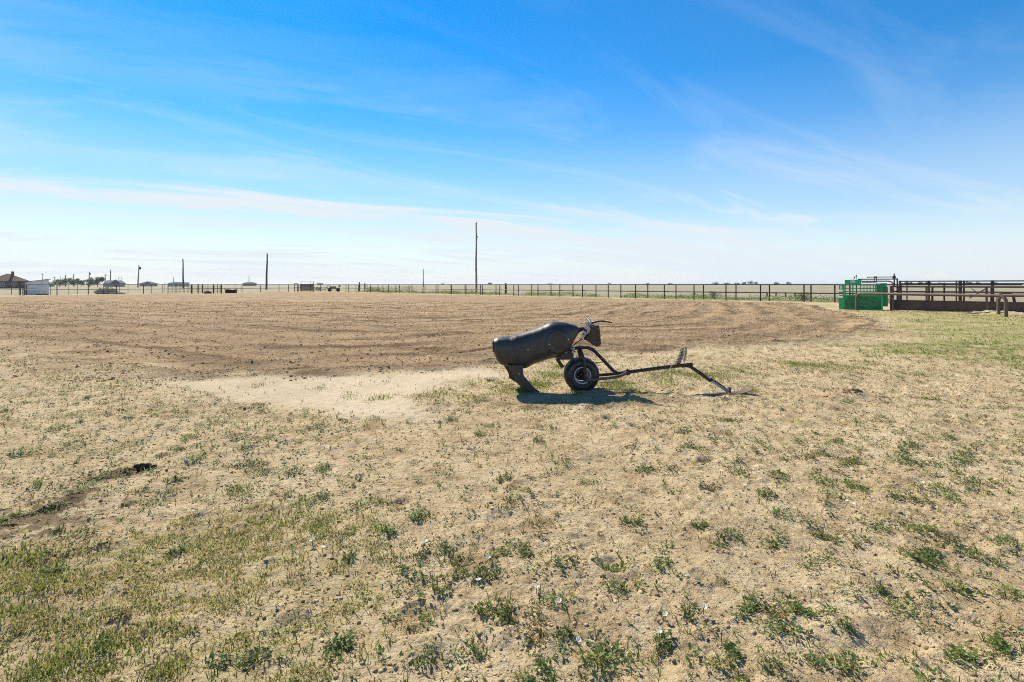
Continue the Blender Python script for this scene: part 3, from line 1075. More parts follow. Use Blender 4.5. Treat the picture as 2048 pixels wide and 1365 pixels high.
b_.add(bv[:NK], [tuple(range(NK))], True)
b_.add(bv[-NK:], [tuple(range(NK - 1, -1, -1))], True)
body = b_.build('body', M['black_plastic'], dummy)
# rim band round the open rump
m = MB()
i0 = 5
ring = [Vector((BX[i0, k] - .004 + .0, BY[i0, k] * 1.03, (zt[i0] + zb[i0]) / 2 + (BZ[i0, k] - (zt[i0] + zb[i0]) / 2) * 1.02)) for k in range(NK)]
m.tube(ring + [ring[0]], .007, 6, False)
m.build('rump_rim', M['black_rubber'], body)
for (x_, y_) in ((595, 555), (855, 487), (1095, 428)):
    p = D(*z1(x_, y_), -.17)
    i = int(np.argmin(np.abs(sl - p.x)))
    k = int(np.argmin(np.where(BY[i] < 0, np.abs(BZ[i] - p.z), 9)))
    MB().lathe([(.0005, -.009), (.007, -.007), (.0105, 0), (.0105, .006)], 10, 'y', (p.x, BY[i, k] - .001, p.z)).build('bolt', M['bolt'], body)

leg_px = [(345, 740), (372, 800), (408, 850), (432, 900), (436, 950), (525, 1008), (610, 1072), (632, 1100), (680, 1108), (750, 1094), (742, 1078), (676, 1030), (606, 952), (556, 896), (534, 850), (530, 795), (538, 740)]
for l_, off_ in ((-.145, 0.0), (.145, -.075)):
    pl_ = [(D(*z1(*p), -.145).x + off_, D(*z1(*p), -.145).z) for p in leg_px]
    m = MB().prism(pl_, l_ - .036, l_ + .036, .012)
    leg = m.build('leg', M['black_plastic'], dummy)
    p = D(*z1(485, 857), -.18)
    MB().lathe([(.0005, -.008), (.008, -.006), (.011, 0), (.011, .006)], 10, 'y', (p.x + off_, l_ - .037, p.z)).build('bolt', M['bolt'], leg)
    a, c = D(*z1(445, 868), -.18), D(*z1(520, 850), -.18)
    MB().box(((a.x + c.x) / 2 + off_, l_ - .037, (a.z + c.z) / 2 + .002), (abs(c.x - a.x), .006, .016)).build('hinge_strap', M['black_rubber'], leg)
    for (x_, y_) in ((535, 882), (580, 958), (682, 1072)):
        p = D(*z1(x_, y_), -.18)
        MB().box((p.x + off_, l_ - .037, p.z), (.020, .006, .006)).build('rivet', M['grey_steel'], leg)

# head: side cheeks that taper to the muzzle, turned a little away
head_px = [(1150, 395), (1250, 372), (1375, 352), (1392, 420), (1425, 640), (1455, 850), (1468, 930), (1445, 972), (1350, 1004), (1230, 940), (1120, 850), (960, 790), (1040, 690), (1085, 640), (1110, 520)]
hp = [(D(*z5(*p)).x, D(*z5(*p)).z) for p in head_px]
hz0, hz1 = min(p[1] for p in hp), max(p[1] for p in hp)
vs, nh = [], len(hp)
hcx = sum(p[0] for p in hp) / nh
hcz = sum(p[1] for p in hp) / nh
lay = [(-1.0, .72), (-.86, .95), (-.5, 1.0), (.5, 1.0), (.86, .95), (1.0, .72)]
for (k, sc_) in lay:
    for (x_, z_) in hp:
        wd = .062 + .060 * (z_ - hz0) / (hz1 - hz0)
        vs.append((hcx + (x_ - hcx) * sc_ + .10 * -k * wd, k * wd, hcz + (z_ - hcz) * sc_))
fs = [(j * nh + i, j * nh + (i + 1) % nh, (j + 1) * nh + (i + 1) % nh, (j + 1) * nh + i) for j in range(len(lay) - 1) for i in range(nh)]
fs += [tuple(range(nh - 1, -1, -1)), tuple((len(lay) - 1) * nh + i for i in range(nh))]
m = MB()
m.add(vs, fs, False)
head = m.build('head', M['hide'], dummy)


def D5(x_, y_, l_):
    return D(*z5(x_, y_), l_)


def smooth_path(pts, n=16):
    P = np.array([list(p) for p in pts])
    k = np.linspace(0, len(P) - 1, n)
    out = []
    for t in k:
        i = min(int(t), len(P) - 2)
        f = t - i
        p0, p1, p2, p3 = P[max(i - 1, 0)], P[i], P[i + 1], P[min(i + 2, len(P) - 1)]
        out.append(.5 * ((2 * p1) + (-p0 + p2) * f + (2 * p0 - 5 * p1 + 4 * p2 - p3) * f * f + (-p0 + 3 * p1 - 3 * p2 + p3) * f ** 3))
    return [Vector(p) for p in out]


hn = smooth_path([D5(1195, 330, -.02), D5(1250, 300, -.07), D5(1420, 262, -.14), D5(1620, 272, -.19), D5(1815, 302, -.22)])
MB().tube(hn, [.021 - .013 * i / 15 for i in range(16)], 10).build('horn', M['horn'], head)
hn = smooth_path([D5(1195, 330, .02), D5(1160, 262, .10), D5(1110, 205, .18), D5(1065, 165, .25), D5(1075, 125, .30)])
MB().tube(hn, [.023 - .010 * i / 15 for i in range(16)], 10).build('horn', M['horn'], head)
# steel head bracket
for poly, ly in (([(1030, 290), (1110, 262), (1215, 290), (1205, 372), (1130, 385), (1035, 360)], -.085),
                 ([(1010, 400), (1060, 385), (1125, 398), (1120, 455), (1060, 510), (1010, 470)], -.09),
                 ([(940, 580), (985, 540), (1050, 555), (1055, 640), (1010, 735), (945, 750), (915, 700)], -.085),
                 ([(1085, 500), (1145, 430), (1160, 400), (1125, 600), (1085, 650)], -.10)):
    pp = [(D5(*p, ly).x, D5(*p, ly).z) for p in poly]
    MB().prism(pp, ly - .006, ly + .006, .002).build('bracket_plate', M['grey_steel'], head)
MB().tube([D5(1120, 330, -.09), D5(1120, 330, .09)], .016, 10).build('bracket_pin', M['black_steel'], head)
MB().tube([D5(985, 650, -.095), D5(985, 650, .09)], .014, 10).build('bracket_pin', M['black_steel'], head)
MB().tube([D5(1070, 880, -.075), D5(1070, 880, -.055)], .008, 8).build('bolt', M['bolt'], head)
MB().tube([D5(760, 560, 0), D5(860, 510, 0), D5(960, 490, 0), D5(1060, 520, 0), D5(1130, 500, 0)], [.05, .036, .03, .03, .028], 10) \
    .beam(D5(1040, 480, 0), D5(985, 720, 0), .05, .04).build('neck', M['black_steel'], dummy)
MB().tube([D5(470, 1150, -.03), D5(930, 765, -.03)], .008, 8).build('brace_rod', M['black_steel'], dummy)


def D6(x_, y_, l_=0.0):            # pixel of the wheel enlargement
    return D(1090 + x_ / 10.24, 680 + y_ / 10.24, l_)


# wheel
WC = D6(775, 812, -.12)
WC = Vector((WC.x, 0.0, .232))
RT, WT = .248, .125
wheel = bpy.data.objects.new('wheel', None)
COL.objects.link(wheel)
wheel.parent = dummy
wheel.location = WC
m = MB()
prof = [(.118, -.098), (.135, -.118), (.165, -.126), (.200, -.124), (.222, -.112), (.233, -.085), (.237, -.04), (.238, 0), (.237, .04), (.233, .085), (.222, .112), (.200, .124), (.165, .126), (.135, .118), (.118, .098)]
m.lathe(prof, 64, 'y')
for k in range(46):
    for r_, yy in enumerate((-.103, -.072, -.036, 0.0, .036, .072, .103)):
        a = 2 * math.pi * (k + .5 * (r_ % 2)) / 46
        rad = .2405 if abs(yy) < .09 else .228
        er, et = Vector((math.cos(a), 0, math.sin(a))), Vector((-math.sin(a), 0, math.cos(a)))
        ey = Vector((0, 1, 0))
        if abs(yy) > .09:
            er = (er + ey * (.55 if yy > 0 else -.55)).normalized()
            ey = er.cross(et) * -1
        m.box(Vector((math.cos(a), 0, math.sin(a))) * rad + Vector((0, yy, 0)), (.021, .025, .024), (et, ey, er), .8)
m.build('tyre', M['black_rubber'], wheel)
m = MB()
m.lathe([(.122, -.104), (.127, -.110), (.121, -.114), (.111, -.110), (.107, -.098), (.105, -.06), (.100, .07), (.112, .10)], 48, 'y')
rim_o = m.build('rim', M['rim'], wheel)
MB().lathe([(.099, .035), (.070, .045), (.045, .03), (.0005, .03)], 36, 'y').build('wheel_disc', M['black_steel'], rim_o)  # disc coloured dark to give the shade inside the deep rim
MB().lathe([(.0005, -.052), (.030, -.050), (.036, -.04), (.036, .03)], 20, 'y').build('hub', M['black_steel'], rim_o)
for k in range(4):
    a = math.pi / 4 + k * math.pi / 2
    MB().tube([(math.cos(a) * .05, .036, math.sin(a) * .05), (math.cos(a) * .05, .014, math.sin(a) * .05)], .008, 6).build('lug_nut', M['grey_steel'], rim_o)

# frame tubes
LN = -.155                          # the near side of the frame, outside the tyre
pts = bend([D6(490, 205, -.05), D6(640, 165, -.04), D6(880, 160, -.04), D6(1000, 215, -.04), D6(1420, 655, -.04), D6(1500, 690, -.04), D6(1680, 665, -.04)], .16, 6)
MB().tube(pts, .0245, 12).build('upper_tube', M['black_steel'], dummy)
MB().tube([D6(520, 190, -.05), D6(610, 178, -.05)], [.020, .026], 10).build('tube_end', M['grey_steel'], dummy)
for sg in (1, -1):
    pts = bend([D6(690, 185, -.05 * sg), D6(740, 240, -.12 * sg), D6(800, 400, LN * sg), D6(825, 620, LN * sg), D6(830, 860, LN * sg)], .10, 5)
    if sg < 0:
        for p in pts:
            q_ = p
        pts = [Vector((p.x, p.y, p.z)) for p in bend([D6(690, 185, -.05) * 1 + Vector((0, .1, 0)), D6(740, 240, -.12) + Vector((0, .24, 0)), D6(800, 400, LN) + Vector((0, .31, 0)),
                                                      D6(825, 620, LN) + Vector((0, .31, 0)), D6(830, 860, LN) + Vector((0, .31, 0))], .10, 5)]
    MB().tube(pts, .0215, 12).build('fork_leg', M['black_steel'], dummy)
    dl = Vector((0, 0, 0)) if sg > 0 else Vector((0, .31, 0))
    pts = bend([D6(835, 835, LN) + dl, D6(980, 820, LN) + dl, D6(1500, 760, -.12) + dl * .77, D6(1590, 720, -.075) + dl * .48, D6(1690, 665, -.05) + dl * .3], .09, 5)
    MB().tube(pts, .0225, 12).build('lower_arm', M['rust_pipe'] if sg > 0 else M['black_steel'], dummy)
ax = D6(832, 845, LN)
MB().tube([(ax.x, -.17, .232), (ax.x * .2 + WC.x * .8, -.05, .232), (WC.x, 0, .232), (WC.x, .17, .232)], .013, 10).build('axle', M['black_steel'], dummy)
MB().tube([D6(1660, 668, -.04), D6(1735, 662, -.04)], .040, 14).build('coupling', M['black_steel'], dummy)
for yy in (605, 715):
    MB().tube([D6(1690, yy + 15, -.055), D6(1690, yy - 12, -.055)], .012, 6).build('bolt', M['black_steel'], dummy)


def D2(x_, y_, l_=0.0):            # pixel of the tow-bar enlargement
    return D(1200 + x_ / 6.0235, 660 + y_ / 6.0235, l_)


MB().tube([D2(330, 512, -.04), D2(720, 460, -.04), D2(1112, 415, -.04)], .0265, 12).build('tow_bar', M['black_steel'], dummy)
MB().tube(bend([D2(985, 440, -.045), D2(1065, 432, -.07), D2(1130, 470, -.10), D2(1340, 620, -.20)], .08, 5), .024, 12).build('strut_sleeve', M['black_steel'], dummy)
MB().tube([D2(1150, 484, -.11), D2(1548, 752, -.30)], .0185, 12).build('front_strut', M['grey_steel'], dummy)
MB().tube([D2(1345, 592, -.19), D2(1500, 690, -.26), D2(1548, 748, -.29)], .009, 8).build('brace_rod', M['black_steel'], dummy)
MB().tube([D2(1318, 612, -.20), D2(1352, 598, -.20)], .026, 10).build('collar', M['black_steel'], dummy)
a = D2(1555, 690, -.31)
c = D2(1562, 788, -.31)
MB().beam(a, c, .03, .05).build('ski_post', M['rust_pipe'], dummy)
m = MB()
ski = [D2(1270, 826, -.36), D2(1400, 806, -.34), D2(1560, 786, -.31), D2(1680, 760, -.29), D2(1770, 735, -.28), D2(1824, 708, -.27)]
ski = smooth_path(ski, 14)
for i in range(len(ski) - 1):
    pass
vs, fs = [], []
for i, p in enumerate(ski):
    w_ = .075 if i < 12 else .055
    for dy, dz_ in ((-w_, .0), (w_, .0), (w_, .012), (-w_, .012)):
        vs.append((p.x, p.y + dy, max(p.z, -.01) + dz_))
for i in range(len(ski) - 1):
    fs += [(i * 4 + k, (i + 1) * 4 + k, (i + 1) * 4 + (k + 1) % 4, i * 4 + (k + 1) % 4) for k in range(4)]
fs += [(3, 2, 1, 0), tuple(len(vs) - 4 + k for k in range(4))]
m.add(vs, fs)
m.build('ski', M['rust_pipe'], dummy)
post_a, post_b = D2(930, 425, -.04), D2(1000, 245, -.04)
MB().beam(post_a, post_b, .06, .05).build('rope_post', M['black_steel'], dummy)
MB().box(D6(430, 330, 0), (.20, .16, .09)).beam(D6(240, 380, 0), D6(360, 560, 0), .05, .05).box(D6(500, 210, 0), (.06, .10, .07)).build('mount_bracket', M['black_steel'], dummy)
MB().tube([D6(180, 365, -.05), D6(420, 330, -.05)], .008, 8).build('linkage_rod', M['black_steel'], dummy)
MB().tube([D6(930, 475, .02), D6(1190, 458, -.03)], .006, 8).build('linkage_rod', M['black_steel'], dummy)

# rope wound round the post, its end trailing to the wheel
MW = dummy.matrix_basis.copy()


def W(p):
    c_, s_ = DC, DS
    return Vector((DP[0] + p.x * c_ - p.y * s_, DP[1] + p.x * s_ + p.y * c_, p.z))


rope = thing('rope', (W(post_a).x, W(post_a).y, 0), 'pale rope looped over the short post of the tow bar and trailing to the wheel', 'rope')
off = Vector(rope.location)
ax_ = (post_b - post_a)
coil = []
for i in range(90):
    t = i / 89
    a = i * .62
    coil.append(W(post_a + ax_ * (.15 + .85 * t) + Vector((math.cos(a) * .036, math.sin(a) * .036, 0))) - off)
MB().tube(coil, .007, 6).build('coil', M['rope'], rope)
lp = [D2(985, 250, -.04), D2(1000, 215, -.06), D2(1030, 222, -.08), D2(1035, 280, -.085), D2(1020, 330, -.08), D2(1015, 385, -.075)]
MB().tube([W(p) - off for p in smooth_path(lp, 18)], .011, 6).tube([W(p + Vector((.02, .03, 0))) - off for p in smooth_path(lp, 18)], .009, 6) \
    .tube([W(p + Vector((-.035, -.02, -.01))) - off for p in smooth_path(lp[:4], 14)], .009, 6).build('loop', M['rope'], rope)
tl_ = [D2(940, 340, -.075), D2(885, 410, -.075), D2(820, 482, -.08), D2(690, 575, -.10), D2(540, 625, -.12), D2(400, 645, -.15), D2(200, 640, -.16), D2(0, 632, -.16), D6(1150, 880, -.16)]
MB().tube([W(p) - off for p in smooth_path(tl_, 40)], .0055, 6).build('tail', M['rope'], rope)

# ------------------------------------------------------------------ green squeeze chute
CH = G(1677.6, 619.2)
CR = math.radians(-33.0)
K = CH[1] / F / 13.65                # metres per enlargement pixel, upright
KH = K * .79                         # and along the turned side
chute = thing('squeeze_chute', (CH[0], CH[1], 0), 'bright green steel cattle squeeze chute with barred side', 'cattle chute', rz=CR)


def C(x_, y_, l_=0.0):
    return Vector(((x_ - 232) * KH, l_, (1082 - y_) * K))


def plate(parent, name, x0, y0, x1, y1, l_, th, mat):
    a, c = C(x0, y1, l_), C(x1, y0, l_)
    return MB().box(((a.x + c.x) / 2, l_ + th / 2, (a.z + c.z) / 2), (c.x - a.x, th, c.z - a.z)).build(name, mat, parent)


g, gd = M['green_paint'], M['green_dark']
plate(chute, 'head_gate_panel', 236, 765, 372, 1076, 0, .05, g)
pn = plate(chute, 'upper_panel', 232, 395, 350, 540, 0, .05, g)
plate(pn, 'placard', 262, 432, 330, 520, -.008, .012, M['label_white'])
plate(chute, 'slat', 234, 600, 350, 640, .01, .04, g)
plate(chute, 'slat', 234, 684, 350, 712, .01, .04, g)
for l_ in (0.02, .92):
    plate(chute, 'post', 345, 392, 402, 1078, l_, .09, g)
    plate(chute, 'post', 1420, 690, 1472, 1085, l_, .09, g)
    plate(chute, 'side_beam', 402, 690, 1420, 722, l_, .08, g)
    plate(chute, 'top_beam', 402, 396, 1290, 430, l_, .06, g)
    plate(chute, 'bar', 402, 497, 1290, 520, l_ + .01, .04, g)
    plate(chute, 'bar', 402, 588, 1290, 612, l_ + .01, .04, g)
    for x_ in ((432, 640, 745, 860, 950, 1036, 1120, 1208, 1272) if l_ < .5 else (640, 745)):
        plate(chute, 'upright_bar', x_ - 13, 430, x_ + 13, 690, l_ + .05, .03, M['rust_pipe'] if x_ in (640, 745) else gd)
    plate(chute, 'bottom_sill', 402, 1050, 1420, 1082, l_, .08, gd)
for x0_, x1_ in ((402, 470), (1420, 1300)):
    MB().beam(C(x0_, 800, .03), C(x1_, 730, .03), .04, .05).build('gusset', g, chute)
plate(chute, 'side_sheet', 402, 722, 1420, 1050, .30, .02, gd)
plate(chute, 'rear_panel', 1290, 372, 1470, 690, .02, .05, gd)
plate(chute, 'tail_gate', 1472, 470, 1612, 985, .35, .05, gd)
plate(chute, 'tail_header', 1472, 370, 1585, 470, .30, .05, g)
plate(chute, 'tag_plate', 1325, 372, 1395, 398, -.004 + .015, .01, M['label_white'])
pl_ = [(C(402, 280).x, C(402, 280).z), (C(890, 272).x, C(890, 272).z), (C(870, 392).x, C(870, 392).z), (C(405, 392).x, C(405, 392).z)]
cnp = MB().prism(pl_, -.05, .03, .008).build('top_cover', g, chute)
lb = plate(cnp, 'name_plate', 568, 292, 702, 352, -.062, .01, M['label_white'])
for i in range(4):                   # worn lettering of the plate, not legible in the photograph
    x_ = 582 + i * 29
    plate(lb, 'letter_stroke', x_, 304, x_ + 6, 342, -.066, .004, g)
    plate(lb, 'letter_stroke', x_ + 12, 304, x_ + 17, 326, -.066, .004, g)
MB().beam(C(880, 850, .20), C(1050, 1010, .20), .05, .04).beam(C(820, 900, .22), C(880, 840, .22), .05, .05).beam(C(890, 945, .18), C(1140, 1050, .18), .05, .04) \
    .build('squeeze_linkage', g, chute)
dp = M['dark_pipe']
MB().tube([C(780, 262, .3), C(1870, 262, .3)], .030, 8).build('top_rail', dp, chute)
MB().tube([C(1055, 208, .35), C(1760, 205, .35)], .024, 8).build('slide_rail', dp, chute)
MB().tube(bend([C(895, 318, .15), C(1640, 314, .15), C(1745, 360, .15), C(1750, 460, .15), C(1752, 1075, .15)], .15, 5), .036, 10).build('bent_pipe', M['rust_pipe'], chute)
MB().tube([C(900, 345, .5), C(1300, 345, .5)], .024, 8).build('side_rail', M['panel_pipe'], chute)
MB().tube([C(1782, 118, .3), C(1782, 470, .3)], .036, 8).box(C(1778, 215, .3), (.16, .12, .14)).build('rear_mast', dp, chute)
MB().tube([C(1866, 240, .4), C(1866, 1075, .4)], .040, 8).build('rear_post', dp, chute)
MB().box(C(1272, 210, .3), (.15, .14, .10)).tube([C(1240, 200, .3), C(1240, 345, .3)], .02, 6).tube([C(1300, 200, .3), C(1300, 345, .3)], .02, 6).build('clamp', dp, chute)
MB().box(C(1055, 212, .35), (.06, .06, .06)).build('end_stop', dp, chute)
MB().tube([C(660, 268, .2), C(682, 215, .2), C(745, 160, .2), C(748, 265, .2)], .018, 6).box(C(682, 215, .2), (.06, .05, .09)).box(C(742, 165, .2), (.05, .04, .07)).build('latch_handle', dp, chute)
plate(chute, 'ground_skid', 402, 1076, 1640, 1096, .05, .10, M['rust_pipe'])

# ------------------------------------------------------------------ alley of brown pipe and sheet beside the chute


def on_line(u, P, Dv):
    """where the sight column u meets the ground line P + t*Dv"""
    k = (u - U0) / F
    t = (k * P[1] - P[0]) / (Dv[0] - k * Dv[1])
    return np.array(P) + t * np.array(Dv)


A0 = G(1783, 620.8)
A1 = G(2046, 628.9)
AD = (A1 - A0) / np.linalg.norm(A1 - A0)
alley = thing('alley_fence', (A0[0], A0[1], 0), 'rust brown alley fence with solid sheet below pipe rails', 'fence', rz=math.atan2(AD[1], AD[0]))


def along(u):
    return float(np.dot(on_line(u, A0, AD) - A0, AD))


end = along(2046) + 5.5
posts = [0.0, along(1853), along(1973), along(1973) + 3.1, end]
rp, rsh = M['rust_pipe'], M['rust_sheet']
for i, s in enumerate(posts):
    MB().tube([(s, 0, -.1), (s, 0, 1.46)], .055 if i else .085, 12).build('post', rp if i else dp, alley)
    MB().tube([(s + .12, .95, -.1), (s + .12, .95, 1.46)], .055, 10).build('post', dp, alley)
for z_, r_ in ((1.415, .045), (1.12, .045)):
    MB().tube([(0, -.06, z_), (end, -.06, z_)], r_, 10).build('rail', rp, alley)
    MB().tube([(0, 1.01, z_ - .02), (end, 1.01, z_ - .02)], r_, 10).build('rail', dp, alley)
for i in range(len(posts) - 1):
    a, c = posts[i] + .06, posts[i + 1] - .06
    MB().box(((a + c) / 2, .02, .325), (c - a, .012, .55)).box(((a + c) / 2, -.012, .61), (c - a, .10, .03)).box(((a + c) / 2, .0, .05), (c - a, .05, .05)).build('sheet_panel', rsh, alley)
    MB().box(((a + c) / 2, 1.0, .325), (c - a, .012, .55)).build('sheet_panel', rsh, alley)
a = along(1973)
MB().beam((a + .05, .1, 1.38), (a - .70, .1, .78), .03, .06).build('gate_brace', M['panel_pipe'], alley)
m = MB()
m.tube(bend([(a + .35, .3, .3), (a + .45, .3, 1.05), (a + 1.0, .3, 1.05), (a + 1.1, .3, .3)], .2, 5), .06, 8)
m.build('gate_stop', dp, alley)

PB0 = A0 + np.array([-AD[1], AD[0]]) * 3.4 - AD * 2.2
pen = thing('pen_fence', (PB0[0], PB0[1], 0), 'tall dark pipe pen fence standing behind the rust brown alley', 'fence', rz=math.atan2(AD[1], AD[0]))


def along2(u):
    return float(np.dot(on_line(u, PB0, AD) - PB0, AD))


e2 = along2(2040) + 8
for u_, r_ in ((1800, .07), (1814, .035), (1858, .055), (1912.5, .035), (1920.5, .085), (1928, .045), (1985, .08), (2060, .06)):
    s = along2(u_)
    MB().tube([(s, 0, -.1), (s, 0, 1.78)], r_, 10).build('post', dp, pen)
for z_ in (1.74, 1.58, .93, .50):
    MB().tube([(along2(1800), -.05, z_), (e2, -.05, z_)], .035, 8).build('rail', dp, pen)
s = along2(1943)
MB().beam((s, .05, 1.3), (s + .3, .05, .98), .03, .04).build('brace', M['panel_pipe'], pen)

# hooped guard rails of heavy pipe
ga, gb = G(1713.5, 620.6), G(2012, 634.6)
gd_ = gb - ga
gr1 = thing('guard_rail', (ga[0], ga[1], 0), 'long hooped guard rail of brown pipe before the green chute', 'guard rail')
L1 = Vector((gd_[0], gd_[1], 0))
MB().tube(bend([(0, 0, -.2), (0, 0, 1.0), (L1.x, L1.y, 1.0), (L1.x, L1.y, -.2)], .32, 8), .075, 14).build('pipe', rp, gr1)
gc = G(1997, 631.0)
gr2 = thing('guard_rail', (gc[0], gc[1], 0), 'second hooped pipe guard rail, its end beside the soil heap', 'guard rail')
MB().tube(bend([(0, 0, -.2), (0, 0, 1.0), (L1.x * .9, L1.y * .9, 1.0), (L1.x * .9, L1.y * .9, -.2)], .32, 8), .075, 14).build('pipe', rp, gr2)

# ------------------------------------------------------------------ pipe fences round the arena


def pipe_fence(name, P, Q_, us, label, ztop=1.52, zmid=.77, pr=.058, rr=.046, extra=(), mat='fence_pipe', railmat='fence_rail', rails=None, ends=(0, None), thick=()):
    P, Q_ = np.array(P, float), np.array(Q_, float)
    ln = np.linalg.norm(Q_ - P)
    dv = (Q_ - P) / ln
    t = thing(name, (P[0], P[1], 0), label, 'fence', rz=math.atan2(dv[1], dv[0]))
    me0 = None
    for s in sorted([float(np.dot(on_line(u, P, dv) - P, dv)) for u in us] + list(extra)):
        if s < -.5 or s > ln + .5:
            continue
        if me0 is None:
            o = MB().tube([(0, 0, -.2), (0, 0, ztop)], pr, 8).build('post', M[mat], t)
            me0 = o.data
        else:
            o = link('post', me0, t)
        o.location = (s, 0, 0)
    for i, z_ in enumerate(rails or (ztop, zmid)):
        MB().tube([(ends[0], 0, z_), (ends[1] or ln, 0, z_)], rr, 8).build('rail', M[mat if i == 0 else railmat], t)
    return t


U_in = [1608, 1521, 1452, 1388, 1328.6, 1271, 1216.5, 1165, 1119.7, 1076, 1036.6, 999.5, 964.7, 932, 902, 872, 846, 818, 792, 766, 741, 717, 697, 678, 660, 641]
U_out = [1622, 1539, 1472, 1407, 1352, 1295.6, 1241.7, 1192, 1146, 1102, 1063.5, 1027.6, 992, 961, 930, 903, 876, 850, 824, 799, 777, 756, 734, 712, 692]
Pin = FENCE_A - D_f * 13.5
pipe_fence('pipe_fence', Pin, FENCE_C, U_in, 'two-rail dark pipe fence closing the far side of the arena', extra=(3.2, 6.7, 10.1))
Pout = Pin + N_f * 1.02
pipe_fence('pipe_fence', Pout, FENCE_C + N_f * 1.02 - D_f * 10, U_out, 'second dark pipe fence close behind the arena fence', extra=(4.2, 7.9, 11.4))
pipe_fence('pipe_fence', FENCE_L, FENCE_C, [48, 114, 176.6, 233, 287, 336, 368, 397, 427, 442, 484, 521, 558, 577, 597], 'dark pipe fence running from the white shed to the far corner')
off3 = np.array([-.78, .63]) * 3.2
pipe_fence('pipe_fence', FENCE_L + off3 + np.array([2.2, 2.6]), FENCE_C + off3 - np.array([8, 9.6]), [101, 137.5, 155, 207, 239, 256, 303, 325, 350, 380, 410, 440, 470],
           'thin pipe fence behind the hay heap', pr=.03, rr=.026)
pipe_fence('pipe_fence', FENCE_L + np.array([-.8, 1.5]), FENCE_L + np.array([-16, 12]), [23, -8, -40], 'thin pipe fence leading away from the shed in front of the brick house', pr=.035, rr=.03)

# ------------------------------------------------------------------ white lean-to shed and what stands along the left fence
SH = Vector(((49 - U0) * 74.2 / F, 74.2, 0))
shed = thing('shed', SH, 'low white metal lean-to shed with a sloping roof', 'shed', rz=math.radians(44))
SW, SZ0, SZ1, SD = 2.62, 1.82, 2.22, 2.4
MB().prism([(0, -.1), (SW, -.1), (SW, SZ1), (0, SZ0)], 0, SD).build('wall', M['white_metal'], shed)
n_r = 10
rib0 = None
for i in range(n_r + 1):             # standing ribs of the wall sheets
    x_ = .04 + i * (SW - .08) / n_r
    MB().box((x_, -.012, (SZ0 + (SZ1 - SZ0) * x_ / SW) / 2), (.035, .02, SZ0 + (SZ1 - SZ0) * x_ / SW - .04)).build('wall_rib', M['white_metal'], shed)
sl_ = (SZ1 - SZ0) / SW
MB().prism([(-.75, SZ0 - .75 * sl_ + .02), (SW + .25, SZ1 + .25 * sl_ + .02), (SW + .25, SZ1 + .25 * sl_ + .12), (-.75, SZ0 - .75 * sl_ + .10)], -.15, SD + .15).build('roof', M['shed_trim'], shed)
MB().beam((-.55, .1, -.1), (-.55, .1, SZ0 - .1), .10, .10).build('corner_post', M['dark_wood'], shed)
MB().beam((-.05, -.1, -.1), (-.05, -.1, SZ0 - .04), .12, .12).build('corner_post', M['dark_wood'], shed)
MB().box((SW / 2 + .6, -.03, .03), (SW - 1.2, .05, .18)).build('base_strip', M['dark_wood'], shed)  # dark strip along the foot of the wall's higher end
gp = thing('narrow_gate', ((41 - U0) * 73.2 / F, 73.2, 0), 'dark narrow pipe gate beside the white shed', 'gate', rz=math.radians(44))
for x_ in (0, .2, .38, .62):
    MB().tube([(x_, 0, -.1), (x_, 0, 1.45)], .05 if x_ in (0, .62) else .03, 8).build('post', M['fence_pipe'], gp)
for z_ in (.4, .8, 1.2, 1.42):
    MB().tube([(0, 0, z_), (.62, 0, z_)], .02, 6).build('rail', M['fence_pipe'], gp)


def lump(name, loc, size, mat, seed, label=None, cat=None, group=None, parent=None, flat=.0, nz=26, na=40, amp=.35, freq=2.2):
    """an uneven heap: displaced dome"""
    vs, fs = [], []
    for j in range(nz + 1):
        ph = math.pi / 2 * j / nz
        for k in range(na):
            th = 2 * math.pi * k / na
            d = np.array([math.cos(th) * math.cos(ph), math.sin(th) * math.cos(ph), math.sin(ph)])
            r = 1 + amp * float(fbm(np.array([d[0] * freq + d[2] * 1.7]), np.array([d[1] * freq + d[2] * 2.3]), seed, 4)[0])
            vs.append((d[0] * size[0] * r, d[1] * size[1] * r, d[2] * size[2] * r - .02))
    for j in range(nz):
        for k in range(na):
            fs.append((j * na + k, j * na + (k + 1) % na, (j + 1) * na + (k + 1) % na, (j + 1) * na + k))
    o = MB().add(vs, fs, True).build(name, mat, parent)
    o.location = loc
    if label:
        tag(o, label, cat, group)
    return o


hx, hy = G(200, 588.6)
lump('hay_heap', (hx - 0.4, hy + 1.6, -.03), (1.45, 1.0, .92), M['hay'], 81, 'grey-green heap of old hay behind the pipe fence', 'hay heap', amp=.55, freq=3.4)
lump('hay_wisp', (hx + 1.6, hy + 1.3, -.03), (.95, .7, .26), M['hay'], 82, 'low spread of loose hay at the foot of the hay heap', 'hay', amp=.6, freq=4)


def corral_panel(P, Q_, label, ztop=1.5, n=5, mat='panel_pipe', ups=3, pr=.045):
    P, Q_ = np.array(P, float), np.array(Q_, float)
    ln = float(np.linalg.norm(Q_ - P))
    t = thing('portable_corral', (P[0], P[1], 0), label, 'corral panel', 'corral panels', rz=math.atan2(Q_[1] - P[1], Q_[0] - P[0]))
    for i in range(n):
        z_ = .28 + (ztop - .28) * i / (n - 1)
        MB().tube([(0, 0, z_), (ln, 0, z_)], .03, 6).build('rail', M[mat], t)
    for i in range(ups):
        s = ln * i / (ups - 1)
        MB().tube([(s, 0, -.1), (s, 0, ztop + .03)], pr, 8).build('post', M['dark_wood' if i in (0, ups - 1) else mat], t)


def gp2(u, d):
    return ((u - U0) * d / F, d)


